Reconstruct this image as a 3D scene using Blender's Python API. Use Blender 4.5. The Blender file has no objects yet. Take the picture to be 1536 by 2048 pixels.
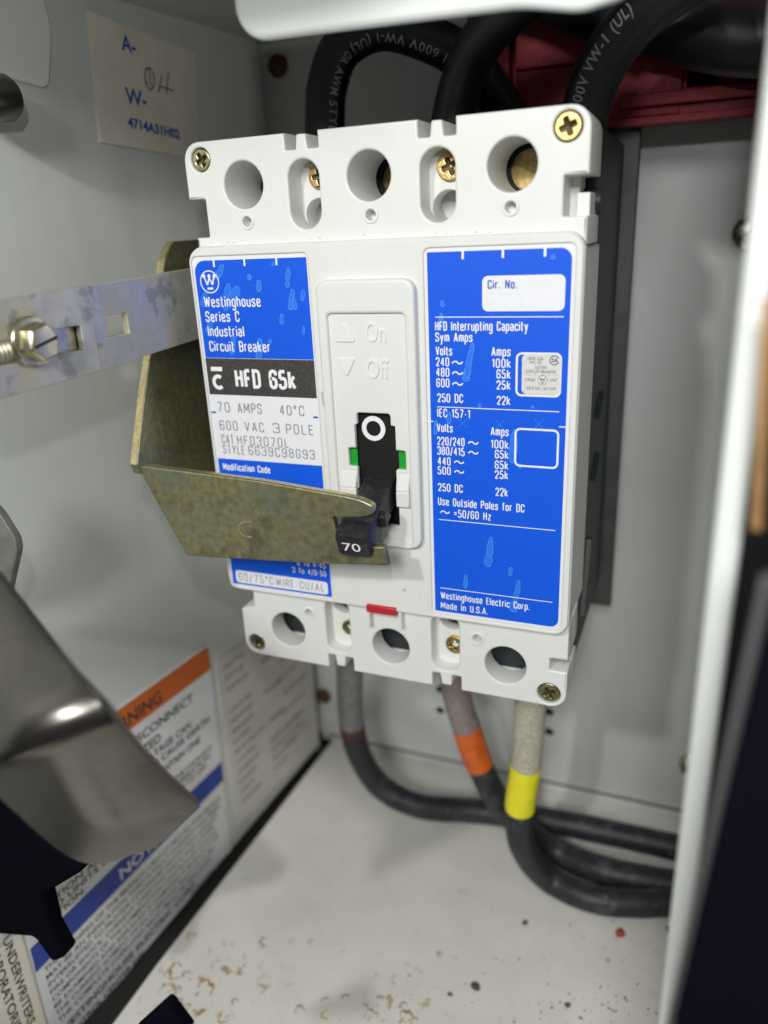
import bpy, bmesh, math, random
import numpy as np
from mathutils import Vector, Matrix
random.seed(7)
S = 0.001                      # everything below is written in millimetres
scene = bpy.context.scene
COL = scene.collection

# ------------------------------------------------------------------ camera
def _rot(r):
    a = np.linalg.norm(r); k = np.array(r) / a
    K = np.array([[0, -k[2], k[1]], [k[2], 0, -k[0]], [-k[1], k[0], 0]])
    return np.eye(3) + np.sin(a) * K + (1 - np.cos(a)) * K @ K
CAMR = _rot([0.358564, 0.382665, 0.023413]) @ np.array([[1, 0, 0], [0, 0, -1], [0, 1, 0]], float)
CAMC = np.array([77.5856, -186.0875, 52.667])
CAMF = 1526.38
cam_data = bpy.data.cameras.new('camera')
cam = bpy.data.objects.new('camera', cam_data)
COL.objects.link(cam)
cam_data.sensor_fit = 'VERTICAL'
cam_data.sensor_width = 36; cam_data.sensor_height = 36
cam_data.lens = 36 * CAMF / 2048
cam_data.clip_start = 0.01; cam_data.clip_end = 20
M = Matrix((CAMR[0], -CAMR[1], -CAMR[2])).transposed().to_4x4()
M.translation = Vector(CAMC * S)
cam.matrix_world = M
cam_data.dof.use_dof = True
cam_data.dof.focus_distance = 0.198
cam_data.dof.aperture_fstop = cam_data.lens / 3.5
scene.camera = cam

# ------------------------------------------------------------------ light
world = bpy.data.worlds.new('World'); scene.world = world
world.use_nodes = True
bg = world.node_tree.nodes['Background']
bg.inputs[0].default_value = (0.86, 0.93, 0.85, 1); bg.inputs[1].default_value = 0.035
def lamp(name, kind, loc, power, size, color=(1, 1, 1), target=None):
    d = bpy.data.lights.new(name, kind); o = bpy.data.objects.new(name, d); COL.objects.link(o)
    d.energy = power; d.color = color
    o.location = Vector(loc) * S
    if kind == 'AREA':
        d.shape = 'DISK'; d.size = size * S
    else:
        d.shadow_soft_size = size * S
    if target is not None:
        o.rotation_euler = (Vector(target) - Vector(loc)).to_track_quat('-Z', 'Y').to_euler()
    return o
lamp('phone_torch', 'POINT', (79, -200, 112), 0.34, 5, (1.0, 0.995, 0.985))
lamp('work_light', 'POINT', (-49, -385, 216), 2.5, 11, (1.0, 0.995, 0.985))
lamp('room_light', 'AREA', (130, -700, 330), 2.8, 170, (0.98, 1.0, 0.97), (0, 60, -60))
scene.view_settings.view_transform = 'Standard'
scene.view_settings.look = 'None'
scene.view_settings.exposure = 0.1
scene.view_settings.gamma = 1.0
scene.render.engine = 'CYCLES'
scene.cycles.max_bounces = 8

# ------------------------------------------------------------------ pixel -> millimetres (measuring the photograph once, on known planes)
def ray(u, v):
    return CAMR.T @ np.array([(u - 768) / CAMF, (v - 1024) / CAMF, 1.0])
def aty(u, v, y):
    d = ray(u, v); return Vector(CAMC + (y - CAMC[1]) / d[1] * d)
def atx(u, v, x):
    d = ray(u, v); return Vector(CAMC + (x - CAMC[0]) / d[0] * d)
def atz(u, v, z):
    d = ray(u, v); return Vector(CAMC + (z - CAMC[2]) / d[2] * d)

# ------------------------------------------------------------------ materials
def nodes_of(m):
    return m.node_tree.nodes, m.node_tree.links
def mat(name, color, rough=0.5, metal=0.0, spec=0.5, grain=0.0, gscale=1500, bump=0.0, bscale=900, coat=0.0):
    m = bpy.data.materials.new(name); m.use_nodes = True
    N, L = nodes_of(m); b = N['Principled BSDF']
    b.inputs['Base Color'].default_value = (*color, 1)
    b.inputs['Roughness'].default_value = rough; b.inputs['Metallic'].default_value = metal
    b.inputs['Specular IOR Level'].default_value = spec
    b.inputs['Coat Weight'].default_value = coat
    geo = N.new('ShaderNodeNewGeometry')
    if grain:
        t = N.new('ShaderNodeTexNoise'); t.inputs['Scale'].default_value = gscale; t.inputs['Detail'].default_value = 3
        L.new(geo.outputs['Position'], t.inputs['Vector'])
        r = N.new('ShaderNodeValToRGB')
        r.color_ramp.elements[0].position = 0.3; r.color_ramp.elements[1].position = 0.7
        r.color_ramp.elements[0].color = (*[max(0, c * (1 - grain)) for c in color], 1)
        r.color_ramp.elements[1].color = (*[min(1, c * (1 + grain)) for c in color], 1)
        L.new(t.outputs['Fac'], r.inputs['Fac']); L.new(r.outputs['Color'], b.inputs['Base Color'])
    if bump:
        t = N.new('ShaderNodeTexNoise'); t.inputs['Scale'].default_value = bscale; t.inputs['Detail'].default_value = 4
        L.new(geo.outputs['Position'], t.inputs['Vector'])
        bp = N.new('ShaderNodeBump'); bp.inputs['Strength'].default_value = bump; bp.inputs['Distance'].default_value = 0.0002
        L.new(t.outputs['Fac'], bp.inputs['Height']); L.new(bp.outputs['Normal'], b.inputs['Normal'])
    return m
def mix_in(m, fac, color, rough=None):
    """put another colour over the base colour where fac (a socket) is high"""
    N, L = nodes_of(m); b = N['Principled BSDF']
    mx = N.new('ShaderNodeMix'); mx.data_type = 'RGBA'
    src = b.inputs['Base Color']
    if src.is_linked:
        L.new(src.links[0].from_socket, mx.inputs[6])
    else:
        mx.inputs[6].default_value = src.default_value
    mx.inputs[7].default_value = (*color, 1)
    L.new(fac, mx.inputs[0]); L.new(mx.outputs[2], src)
def noise_mask(m, scale, lo, hi, detail=4, offset=(0, 0, 0), stretch=(1, 1, 1), rough=0.55):
    N, L = nodes_of(m)
    geo = N.new('ShaderNodeNewGeometry'); mp = N.new('ShaderNodeMapping')
    mp.inputs['Location'].default_value = offset; mp.inputs['Scale'].default_value = stretch
    L.new(geo.outputs['Position'], mp.inputs['Vector'])
    t = N.new('ShaderNodeTexNoise'); t.inputs['Scale'].default_value = scale; t.inputs['Detail'].default_value = detail
    t.inputs['Roughness'].default_value = rough
    L.new(mp.outputs['Vector'], t.inputs['Vector'])
    r = N.new('ShaderNodeMapRange'); r.inputs['From Min'].default_value = lo; r.inputs['From Max'].default_value = hi
    r.clamp = True; L.new(t.outputs['Fac'], r.inputs['Value'])
    return r.outputs['Result']
def near_mask(m, point, radius, power=1.0):
    """1 at a place on the surface, 0 beyond radius (mm)"""
    N, L = nodes_of(m)
    geo = N.new('ShaderNodeNewGeometry'); d = N.new('ShaderNodeVectorMath'); d.operation = 'DISTANCE'
    L.new(geo.outputs['Position'], d.inputs[0]); d.inputs[1].default_value = Vector(point) * S
    r = N.new('ShaderNodeMapRange'); r.interpolation_type = 'SMOOTHSTEP'
    r.inputs['From Min'].default_value = radius * S; r.inputs['From Max'].default_value = radius * S * 0.25
    L.new(d.outputs['Value'], r.inputs['Value']); return r.outputs['Result']
def mul(m, a, b, op='MULTIPLY'):
    N, L = nodes_of(m); n = N.new('ShaderNodeMath'); n.operation = op; n.use_clamp = True
    for i, s in enumerate((a, b)):
        if isinstance(s, (int, float)): n.inputs[i].default_value = s
        else: L.new(s, n.inputs[i])
    return n.outputs[0]
def spots(m, scale, size, keep, seed=0.0, ring=False):
    """scattered small round spots: voronoi cells of which a share carries a spot"""
    N, L = nodes_of(m)
    geo = N.new('ShaderNodeNewGeometry'); mp = N.new('ShaderNodeMapping'); mp.inputs['Location'].default_value = (seed, seed * 2, seed * 3)
    L.new(geo.outputs['Position'], mp.inputs['Vector'])
    nz = N.new('ShaderNodeTexNoise'); nz.inputs['Scale'].default_value = scale * 3
    L.new(mp.outputs['Vector'], nz.inputs['Vector'])
    ad = N.new('ShaderNodeVectorMath'); ad.operation = 'MULTIPLY_ADD'
    L.new(nz.outputs['Color'], ad.inputs[0]); ad.inputs[1].default_value = (0.25 / scale,) * 3; L.new(mp.outputs['Vector'], ad.inputs[2])
    v = N.new('ShaderNodeTexVoronoi'); v.inputs['Scale'].default_value = scale
    L.new(ad.outputs[0], v.inputs['Vector'])
    sep = N.new('ShaderNodeSeparateColor'); L.new(v.outputs['Color'], sep.inputs[0])
    g = N.new('ShaderNodeMath'); g.operation = 'GREATER_THAN'; g.inputs[1].default_value = 1 - keep
    L.new(sep.outputs[0], g.inputs[0])
    sz = N.new('ShaderNodeMath'); sz.operation = 'MULTIPLY'; sz.inputs[1].default_value = size
    L.new(sep.outputs[1], sz.inputs[0])
    r = N.new('ShaderNodeMath'); r.operation = 'SUBTRACT'; L.new(sz.outputs[0], r.inputs[0]); L.new(v.outputs['Distance'], r.inputs[1])
    k = N.new('ShaderNodeMath'); k.operation = 'MULTIPLY'; k.inputs[1].default_value = 14; k.use_clamp = True
    L.new(r.outputs[0], k.inputs[0])
    out = k.outputs[0]
    if ring:
        r2 = N.new('ShaderNodeMath'); r2.operation = 'SUBTRACT'; r2.use_clamp = True; r2.inputs[0].default_value = 1.0
        q = N.new('ShaderNodeMath'); q.operation = 'MULTIPLY'; q.inputs[1].default_value = 5; q.use_clamp = True
        L.new(r.outputs[0], q.inputs[0]); L.new(q.outputs[0], r2.inputs[1])
        out = mul(m, out, r2.outputs[0])
    return mul(m, out, g.outputs[0])

M_white = mat('white_moulded_plastic', (0.74, 0.745, 0.725), 0.42, bump=0.10, bscale=2200, grain=0.015, gscale=90)
mix_in(M_white, mul(M_white, noise_mask(M_white, 38, 0.50, 0.75, 6), 0.40), (0.76, 0.71, 0.57))
mix_in(M_white, mul(M_white, noise_mask(M_white, 700, 0.66, 0.78, 5, (.4, .1, .2), (1, 1, .25)), 0.25), (0.55, 0.53, 0.48))
mix_in(M_white, mul(M_white, spots(M_white, 130, 0.11, 0.14, 0.3), 0.75), (0.35, 0.24, 0.14))
M_white2 = mat('white_plastic_emboss', (0.77, 0.77, 0.75), 0.4)
M_base = mat('black_moulded_base', (0.016, 0.021, 0.022), 0.5, bump=0.2, bscale=1200, grain=0.2)
M_handle = mat('black_handle_plastic', (0.014, 0.014, 0.017), 0.5, bump=0.15, bscale=2600, grain=0.35, gscale=700)
mix_in(M_handle, mul(M_handle, noise_mask(M_handle, 420, 0.56, 0.75, 5), 0.22), (0.20, 0.19, 0.18))
M_slider = mat('black_slider_plastic', (0.006, 0.006, 0.006), 0.6, spec=0.3, bump=0.7, bscale=5200)
mix_in(M_slider, mul(M_slider, noise_mask(M_slider, 6000, 0.66, 0.74, 1), 0.30), (0.12, 0.12, 0.11))
M_print = mat('white_print', (0.84, 0.84, 0.86), 0.5)
M_paper = mat('white_label_film', (0.80, 0.80, 0.84), 0.38, grain=0.02, gscale=800)
M_blue = mat('blue_label_ink', (0.003, 0.098, 0.74), 0.5, spec=0.3, grain=0.24, gscale=4200, bump=0.35, bscale=3800)
M_blueink = mat('blue_print', (0.018, 0.075, 0.45), 0.5)
M_stain = mat('dried_water_stain', (0.020, 0.165, 0.80), 0.5, grain=0.25, gscale=2600)
M_stain2 = mat('dried_water_stain_rim', (0.045, 0.25, 0.80), 0.5, grain=0.15, gscale=2600)
M_band = mat('charcoal_band_ink', (0.050, 0.046, 0.043), 0.45, grain=0.5, gscale=2500, bump=0.5, bscale=3000)
M_grey = mat('grey_stamped_print', (0.27, 0.27, 0.29), 0.6)
M_darkprint = mat('black_print', (0.03, 0.03, 0.035), 0.6)
M_fade = mat('faded_grey_print', (0.23, 0.225, 0.22), 0.6)
M_green = mat('green_indicator', (0.008, 0.34, 0.03), 0.35, grain=0.15, gscale=1500)
M_red = mat('red_button', (0.50, 0.016, 0.03), 0.4)
M_brass = mat('brass_screw', (0.58, 0.43, 0.18), 0.38, 1.0, grain=0.25, gscale=900, bump=0.25, bscale=1800)
M_steelscrew = mat('olive_zinc_screw', (0.40, 0.36, 0.20), 0.3, 1.0, grain=0.35, gscale=700, bump=0.3)
M_recess = mat('dark_recess', (0.06, 0.045, 0.02), 0.5, 0.6)
M_grayw = mat('grey_enamel', (0.66, 0.68, 0.65), 0.38, bump=0.05, bscale=260, grain=0.02, gscale=40)
mix_in(M_grayw, mul(M_grayw, spots(M_grayw, 85, 0.10, 0.24, 0.7), 0.85), (0.33, 0.20, 0.06))
mix_in(M_grayw, mul(M_grayw, spots(M_grayw, 190, 0.07, 0.08, 1.9), 0.7), (0.22, 0.19, 0.14))
mix_in(M_grayw, mul(M_grayw, noise_mask(M_grayw, 60, 0.52, 0.75, 6, (.3, .2, .6), (1, 1, .12)), 0.16), (0.40, 0.40, 0.36))
mix_in(M_grayw, mul(M_grayw, noise_mask(M_grayw, 500, 0.68, 0.74, 4, (.1, .7, .6), (1, 1, .2)), 0.25), (0.78, 0.78, 0.76))
M_back = mat('grey_enamel_back', (0.60, 0.615, 0.60), 0.42, bump=0.05, bscale=260, grain=0.03, gscale=30)
mix_in(M_back, mul(M_back, noise_mask(M_back, 60, 0.50, 0.75, 6, (.8, .2, .1), (1, 1, .12)), 0.18), (0.38, 0.38, 0.34))
mix_in(M_back, mul(M_back, spots(M_back, 120, 0.08, 0.14, 3.3), 0.7), (0.25, 0.2, 0.12))
M_lip = mat('white_enamel', (0.80, 0.83, 0.79), 0.35, bump=0.03, bscale=260)
M_floor = mat('dirty_enamel_floor', (0.80, 0.775, 0.725), 0.45, grain=0.05, gscale=60, bump=0.1, bscale=500)
mix_in(M_floor, mul(M_floor, noise_mask(M_floor, 34, 0.45, 0.7, 6), 0.30), (0.68, 0.65, 0.60))
mix_in(M_floor, mul(M_floor, mul(M_floor, noise_mask(M_floor, 150, 0.46, 0.60, 7, (0.1, 0.3, 0), (1, 1, 1), 0.7), near_mask(M_floor, (-22, -8, -198), 58)), 0.55), (0.80, 0.79, 0.77))
mix_in(M_floor, mul(M_floor, spots(M_floor, 170, 0.28, 0.30, 0.2, ring=True), 0.30), (0.24, 0.23, 0.21))
mix_in(M_floor, mul(M_floor, mul(M_floor, noise_mask(M_floor, 240, 0.575, 0.64, 6, (0.6, 0.1, 0), (1, 1, 1), 0.6), near_mask(M_floor, (-60, -36, -198), 36)), 0.9), (0.36, 0.19, 0.045))
mix_in(M_floor, mul(M_floor, mul(M_floor, noise_mask(M_floor, 330, 0.585, 0.66, 6, (0.2, 0.7, 0), (1, 1, 1), 0.6), near_mask(M_floor, (2, -20, -198), 30)), 0.9), (0.40, 0.24, 0.07))
mix_in(M_floor, mul(M_floor, spots(M_floor, 130, 0.18, 0.12, 4.1), 0.75), (0.34, 0.22, 0.10))
mix_in(M_floor, mul(M_floor, spots(M_floor, 520, 0.22, 0.16, 6.4), 0.5), (0.40, 0.37, 0.32))
M_zinc = mat('galvanised_steel', (0.56, 0.55, 0.51), 0.42, 0.5, grain=0.10, gscale=250, bump=0.12, bscale=700)
mix_in(M_zinc, mul(M_zinc, noise_mask(M_zinc, 75, 0.52, 0.66, 4), 0.75), (0.62, 0.56, 0.36))
mix_in(M_zinc, mul(M_zinc, noise_mask(M_zinc, 130, 0.57, 0.64, 3, (0.3, 0.1, 0.2)), 0.6), (0.25, 0.25, 0.255))
M_olive = mat('olive_chromate_steel', (0.30, 0.28, 0.155), 0.38, 0.7, grain=0.25, gscale=500, bump=0.25, bscale=1100)
mix_in(M_olive, mul(M_olive, noise_mask(M_olive, 85, 0.50, 0.62, 4, (0.2, 0.5, 0.1)), 0.55), (0.24, 0.29, 0.23))
mix_in(M_olive, mul(M_olive, noise_mask(M_olive, 120, 0.58, 0.70, 5, (0.9, 0.2, 0.4)), 0.42), (0.055, 0.050, 0.040))
M_oliveedge = mat('raw_brass_edge', (0.60, 0.50, 0.27), 0.38, 0.8, grain=0.2, gscale=900, bump=0.3)
M_bolt = mat('yellow_zinc_bolt', (0.64, 0.59, 0.45), 0.27, 1.0, grain=0.2, gscale=300, bump=0.1)
M_black = mat('black_cable_jacket', (0.010, 0.010, 0.014), 0.42, bump=0.1, bscale=700)
M_cable = mat('dusty_cable_jacket', (0.020, 0.020, 0.025), 0.5, bump=0.2, bscale=900, grain=0.3, gscale=300)
mix_in(M_cable, mul(M_cable, noise_mask(M_cable, 170, 0.55, 0.75, 6), 0.45), (0.15, 0.15, 0.16))
mix_in(M_cable, mul(M_cable, noise_mask(M_cable, 600, 0.66, 0.72, 3), 0.35), (0.42, 0.42, 0.42))
mix_in(M_cable, mul(M_cable, spots(M_cable, 210, 0.16, 0.10, 2.2), 0.6), (0.5, 0.5, 0.5))
M_sleeve = mat('grey_sleeve', (0.20, 0.195, 0.20), 0.35, grain=0.2, gscale=300)
M_sleeve2 = mat('brownish_sleeve', (0.24, 0.195, 0.18), 0.45, grain=0.2, gscale=500)
M_sleeve3 = mat('cloth_sleeve', (0.45, 0.42, 0.34), 0.6, grain=0.25, gscale=900)
M_orange = mat('orange_tape', (0.62, 0.115, 0.012), 0.4, grain=0.18, gscale=260, bump=0.5, bscale=300)
M_yellow = mat('yellow_tape', (0.82, 0.76, 0.012), 0.4, grain=0.06, gscale=200, bump=0.5, bscale=260)
M_redblk = mat('dark_red_moulding', (0.20, 0.020, 0.026), 0.6, spec=0.25, grain=0.25, gscale=800, bump=0.4, bscale=1200)
M_void = mat('dark_gap', (0.006, 0.006, 0.007), 0.8)
M_door = mat('dark_door_edge', (0.005, 0.005, 0.009), 0.9, spec=0.0)
M_doorgrey = mat('grey_door_return', (0.13, 0.13, 0.135), 0.6)
M_cream = mat('cream_card', (0.80, 0.745, 0.64), 0.6, grain=0.05, gscale=120)
M_spec = mat('faded_spec_card', (0.66, 0.635, 0.58), 0.6, grain=0.05, gscale=90)
M_worange = mat('warning_orange', (0.66, 0.135, 0.018), 0.5)
M_wblue = mat('notice_blue', (0.020, 0.055, 0.36), 0.5)
M_wpaper = mat('warning_label_paper', (0.78, 0.78, 0.80), 0.5, grain=0.02, gscale=100)
M_steel = mat('brushed_steel', (0.20, 0.188, 0.165), 0.30, 0.95, grain=0.08, gscale=300)
M_tab = mat('dull_tab_steel', (0.20, 0.195, 0.175), 0.5, 0.4, grain=0.25, gscale=160)
M_copper = mat('copper_bar', (0.62, 0.36, 0.15), 0.35, 0.6, grain=0.15, gscale=300)
M_gasket = mat('black_gasket', (0.012, 0.012, 0.010), 0.7)
M_plate = mat('dark_mounting_plate', (0.050, 0.056, 0.054), 0.5, grain=0.2, gscale=200)
M_cableprint = mat('white_cable_print', (0.34, 0.34, 0.37), 0.6)
M_rust = mat('rusty_rivet', (0.09, 0.035, 0.018), 0.7, grain=0.4, gscale=500)

# ------------------------------------------------------------------ objects
def tag(o, label=None, cat=None, group=None, kind=None):
    if label: o['label'] = label
    if cat: o['category'] = cat
    if group: o['group'] = group
    if kind: o['kind'] = kind
    return o
def thing(name, label, cat, loc=(0, 0, 0), group=None):
    o = bpy.data.objects.new(name, None); COL.objects.link(o)
    o.location = Vector(loc) * S; o.empty_display_size = 0.01
    return tag(o, label, cat, group)
def place(name, me, parent=None):
    """link mesh (world metres); the object's origin goes to the mesh's centre"""
    o = bpy.data.objects.new(name, me); COL.objects.link(o)
    n = len(me.vertices); co = np.empty(n * 3); me.vertices.foreach_get('co', co); co = co.reshape(-1, 3)
    c = (co.min(0) + co.max(0)) / 2
    me.vertices.foreach_set('co', (co - c).ravel()); me.update()
    c = Vector(c)
    if parent is not None:
        o.parent = parent
        w = Vector(parent.location); p = parent.parent
        while p is not None: w = w + Vector(p.location); p = p.parent
        o.location = c - w
    else:
        o.location = c
    return o
class MB:
    def __init__(s): s.v = []; s.f = []; s.m = []; s.mats = []
    def mi(s, m):
        if m not in s.mats: s.mats.append(m)
        return s.mats.index(m)
    def add(s, vs, fs, m):
        b = len(s.v); s.v += [tuple(x) for x in vs]; k = s.mi(m)
        for f in fs: s.f.append(tuple(i + b for i in f)); s.m.append(k)
    def build(s, name, parent=None, smooth=None):
        me = bpy.data.meshes.new(name)
        me.from_pydata([(x * S, y * S, z * S) for x, y, z in s.v], [], s.f)
        for m in s.mats: me.materials.append(m)
        me.polygons.foreach_set('material_index', s.m)
        if smooth is not None:
            me.polygons.foreach_set('use_smooth', [True] * len(s.f))
            me.update()
            me.set_sharp_from_angle(angle=math.radians(smooth))
        me.update()
        return place(name, me, parent)
def frame(o, ux, uy):
    ux = Vector(ux).normalized(); uy = Vector(uy).normalized()
    return (Vector(o), ux, uy, ux.cross(uy))
def front(y): return frame((0, y, 0), (1, 0, 0), (0, 0, 1))
def put(fr, x, y, h=0.0): return fr[0] + fr[1] * x + fr[2] * y + fr[3] * h
# ---- 2D outlines
def circle(cx, cy, r, n=40): return [(cx + r * math.cos(2 * math.pi * i / n), cy + r * math.sin(2 * math.pi * i / n)) for i in range(n)]
def roundpoly(pts, n=6):
    """pts: (x, y) or (x, y, r)"""
    out = []; N = len(pts)
    for i in range(N):
        p = Vector(pts[i][:2]); r = pts[i][2] if len(pts[i]) > 2 else 0
        if not r: out.append(tuple(p)); continue
        a = Vector(pts[i - 1][:2]) - p; b = Vector(pts[(i + 1) % N][:2]) - p
        la, lb = a.length, b.length
        if la < 1e-6 or lb < 1e-6: continue
        a.normalize(); b.normalize()
        ang = a.angle(b)
        if ang > 3.12 or ang < 0.02: out.append(tuple(p)); continue
        t = min(r / math.tan(ang / 2), la * 0.499, lb * 0.499); rr = t * math.tan(ang / 2)
        c = p + (a + b).normalized() * (rr / math.sin(ang / 2))
        s = p + a * t - c; e = p + b * t - c
        sw = s.angle_signed(e)
        for k in range(n + 1):
            q = s.copy(); q.rotate(Matrix.Rotation(-sw * k / n, 2)); out.append(tuple(c + q))
    return out
def rrect(x0, y0, x1, y1, r=0, n=6): return roundpoly([(x0, y0, r), (x1, y0, r), (x1, y1, r), (x0, y1, r)], n) if r else [(x0, y0), (x1, y0), (x1, y1), (x0, y1)]
def obround(cx, cy, w, h, n=10): return rrect(cx - w / 2, cy - h / 2, cx + w / 2, cy + h / 2, w / 2 * 0.999, n)
def plate_mesh(loops, th, bevel, fr, m, res=2):
    cu = bpy.data.curves.new('c', 'CURVE'); cu.dimensions = '2D'; cu.fill_mode = 'BOTH'
    cu.extrude = max(th / 2 - bevel, 0.0); cu.bevel_depth = bevel; cu.offset = -bevel; cu.bevel_resolution = res
    for lp in loops:
        sp = cu.splines.new('POLY'); sp.points.add(len(lp) - 1)
        for p, q in zip(sp.points, lp): p.co = (q[0], q[1], 0, 1)
        sp.use_cyclic_u = True
    ob = bpy.data.objects.new('c', cu); COL.objects.link(ob)
    dg = bpy.context.evaluated_depsgraph_get(); dg.update()
    me = bpy.data.meshes.new_from_object(ob.evaluated_get(dg), depsgraph=dg)
    bpy.data.objects.remove(ob); bpy.data.curves.remove(cu)
    for v in me.vertices: v.co = put(fr, v.co.x, v.co.y, v.co.z - th / 2) * S
    me.materials.clear(); me.materials.append(m)
    me.polygons.foreach_set('use_smooth', [True] * len(me.polygons)); me.set_sharp_from_angle(angle=math.radians(40))
    me.update(); return me
def plate(name, loops, th, bevel, fr, m, parent=None, res=2):
    """solid plate whose front face lies on the frame's plane and which is th thick behind it"""
    return place(name, plate_mesh(loops, th, bevel, fr, m, res), parent)
def mb_mesh(mb, me, m=None):
    """append a mesh (metres) to an MB"""
    mb.add([tuple(v.co / S) for v in me.vertices], [tuple(p.vertices) for p in me.polygons], m or me.materials[0])
    bpy.data.meshes.remove(me)
def box(mb, x0, x1, y0, y1, z0, z1, m):
    vs = [(x, y, z) for x in (x0, x1) for y in (y0, y1) for z in (z0, z1)]
    mb.add(vs, [(0, 1, 3, 2), (4, 6, 7, 5), (0, 4, 5, 1), (2, 3, 7, 6), (0, 2, 6, 4), (1, 5, 7, 3)], m)
def bevelled(o, w, seg=2):
    b = o.modifiers.new('bevel', 'BEVEL'); b.width = w * S; b.segments = seg; b.limit_method = 'ANGLE'
    for p in o.data.polygons: p.use_smooth = True
    o.data.set_sharp_from_angle(angle=math.radians(50)); return o
# ---- smooth paths and tubes
def spline(pts, step=1.5):
    P = [Vector(p) for p in pts]; P = [P[0] * 2 - P[1]] + P + [P[-1] * 2 - P[-2]]
    out = []
    for i in range(1, len(P) - 2):
        n = max(3, int((P[i + 1] - P[i]).length / step))
        for k in range(n):
            t = k / n; a, b, c, d = P[i - 1:i + 3]
            out.append(0.5 * ((2 * b) + (c - a) * t + (2 * a - 5 * b + 4 * c - d) * t * t + (3 * b - a - 3 * c + d) * t ** 3))
    out.append(P[-2]); return out
def tube(mb, pts, r, m, n=20, caps=True):
    pts = [Vector(p) for p in pts]; vs = []
    T = [(pts[min(i + 1, len(pts) - 1)] - pts[max(i - 1, 0)]).normalized() for i in range(len(pts))]
    a = T[0].orthogonal().normalized()
    for i, p in enumerate(pts):
        a = (a - T[i] * a.dot(T[i])).normalized(); b = T[i].cross(a)
        rr = r[i] if isinstance(r, (list, tuple)) else r
        vs += [p + (a * math.cos(2 * math.pi * k / n) + b * math.sin(2 * math.pi * k / n)) * rr for k in range(n)]
    fs = [(i * n + k, i * n + (k + 1) % n, (i + 1) * n + (k + 1) % n, (i + 1) * n + k) for i in range(len(pts) - 1) for k in range(n)]
    if caps: fs += [tuple(range(n - 1, -1, -1)), tuple((len(pts) - 1) * n + k for k in range(n))]
    mb.add(vs, fs, m)
def path_len(pts):
    L = [0.0]
    for a, b in zip(pts, pts[1:]): L.append(L[-1] + (b - a).length)
    return L
def path_at(pts, L, s):
    s = min(max(s, 0.0), L[-1] - 1e-6); i = max(0, min(len(pts) - 2, int(np.searchsorted(L, s)) - 1))
    t = (s - L[i]) / (L[i + 1] - L[i])
    a = (pts[min(i + 1, len(pts) - 1)] - pts[max(i - 1, 0)]); b = (pts[min(i + 2, len(pts) - 1)] - pts[i])
    return pts[i].lerp(pts[i + 1], t), a.lerp(b, t).normalized()

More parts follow.
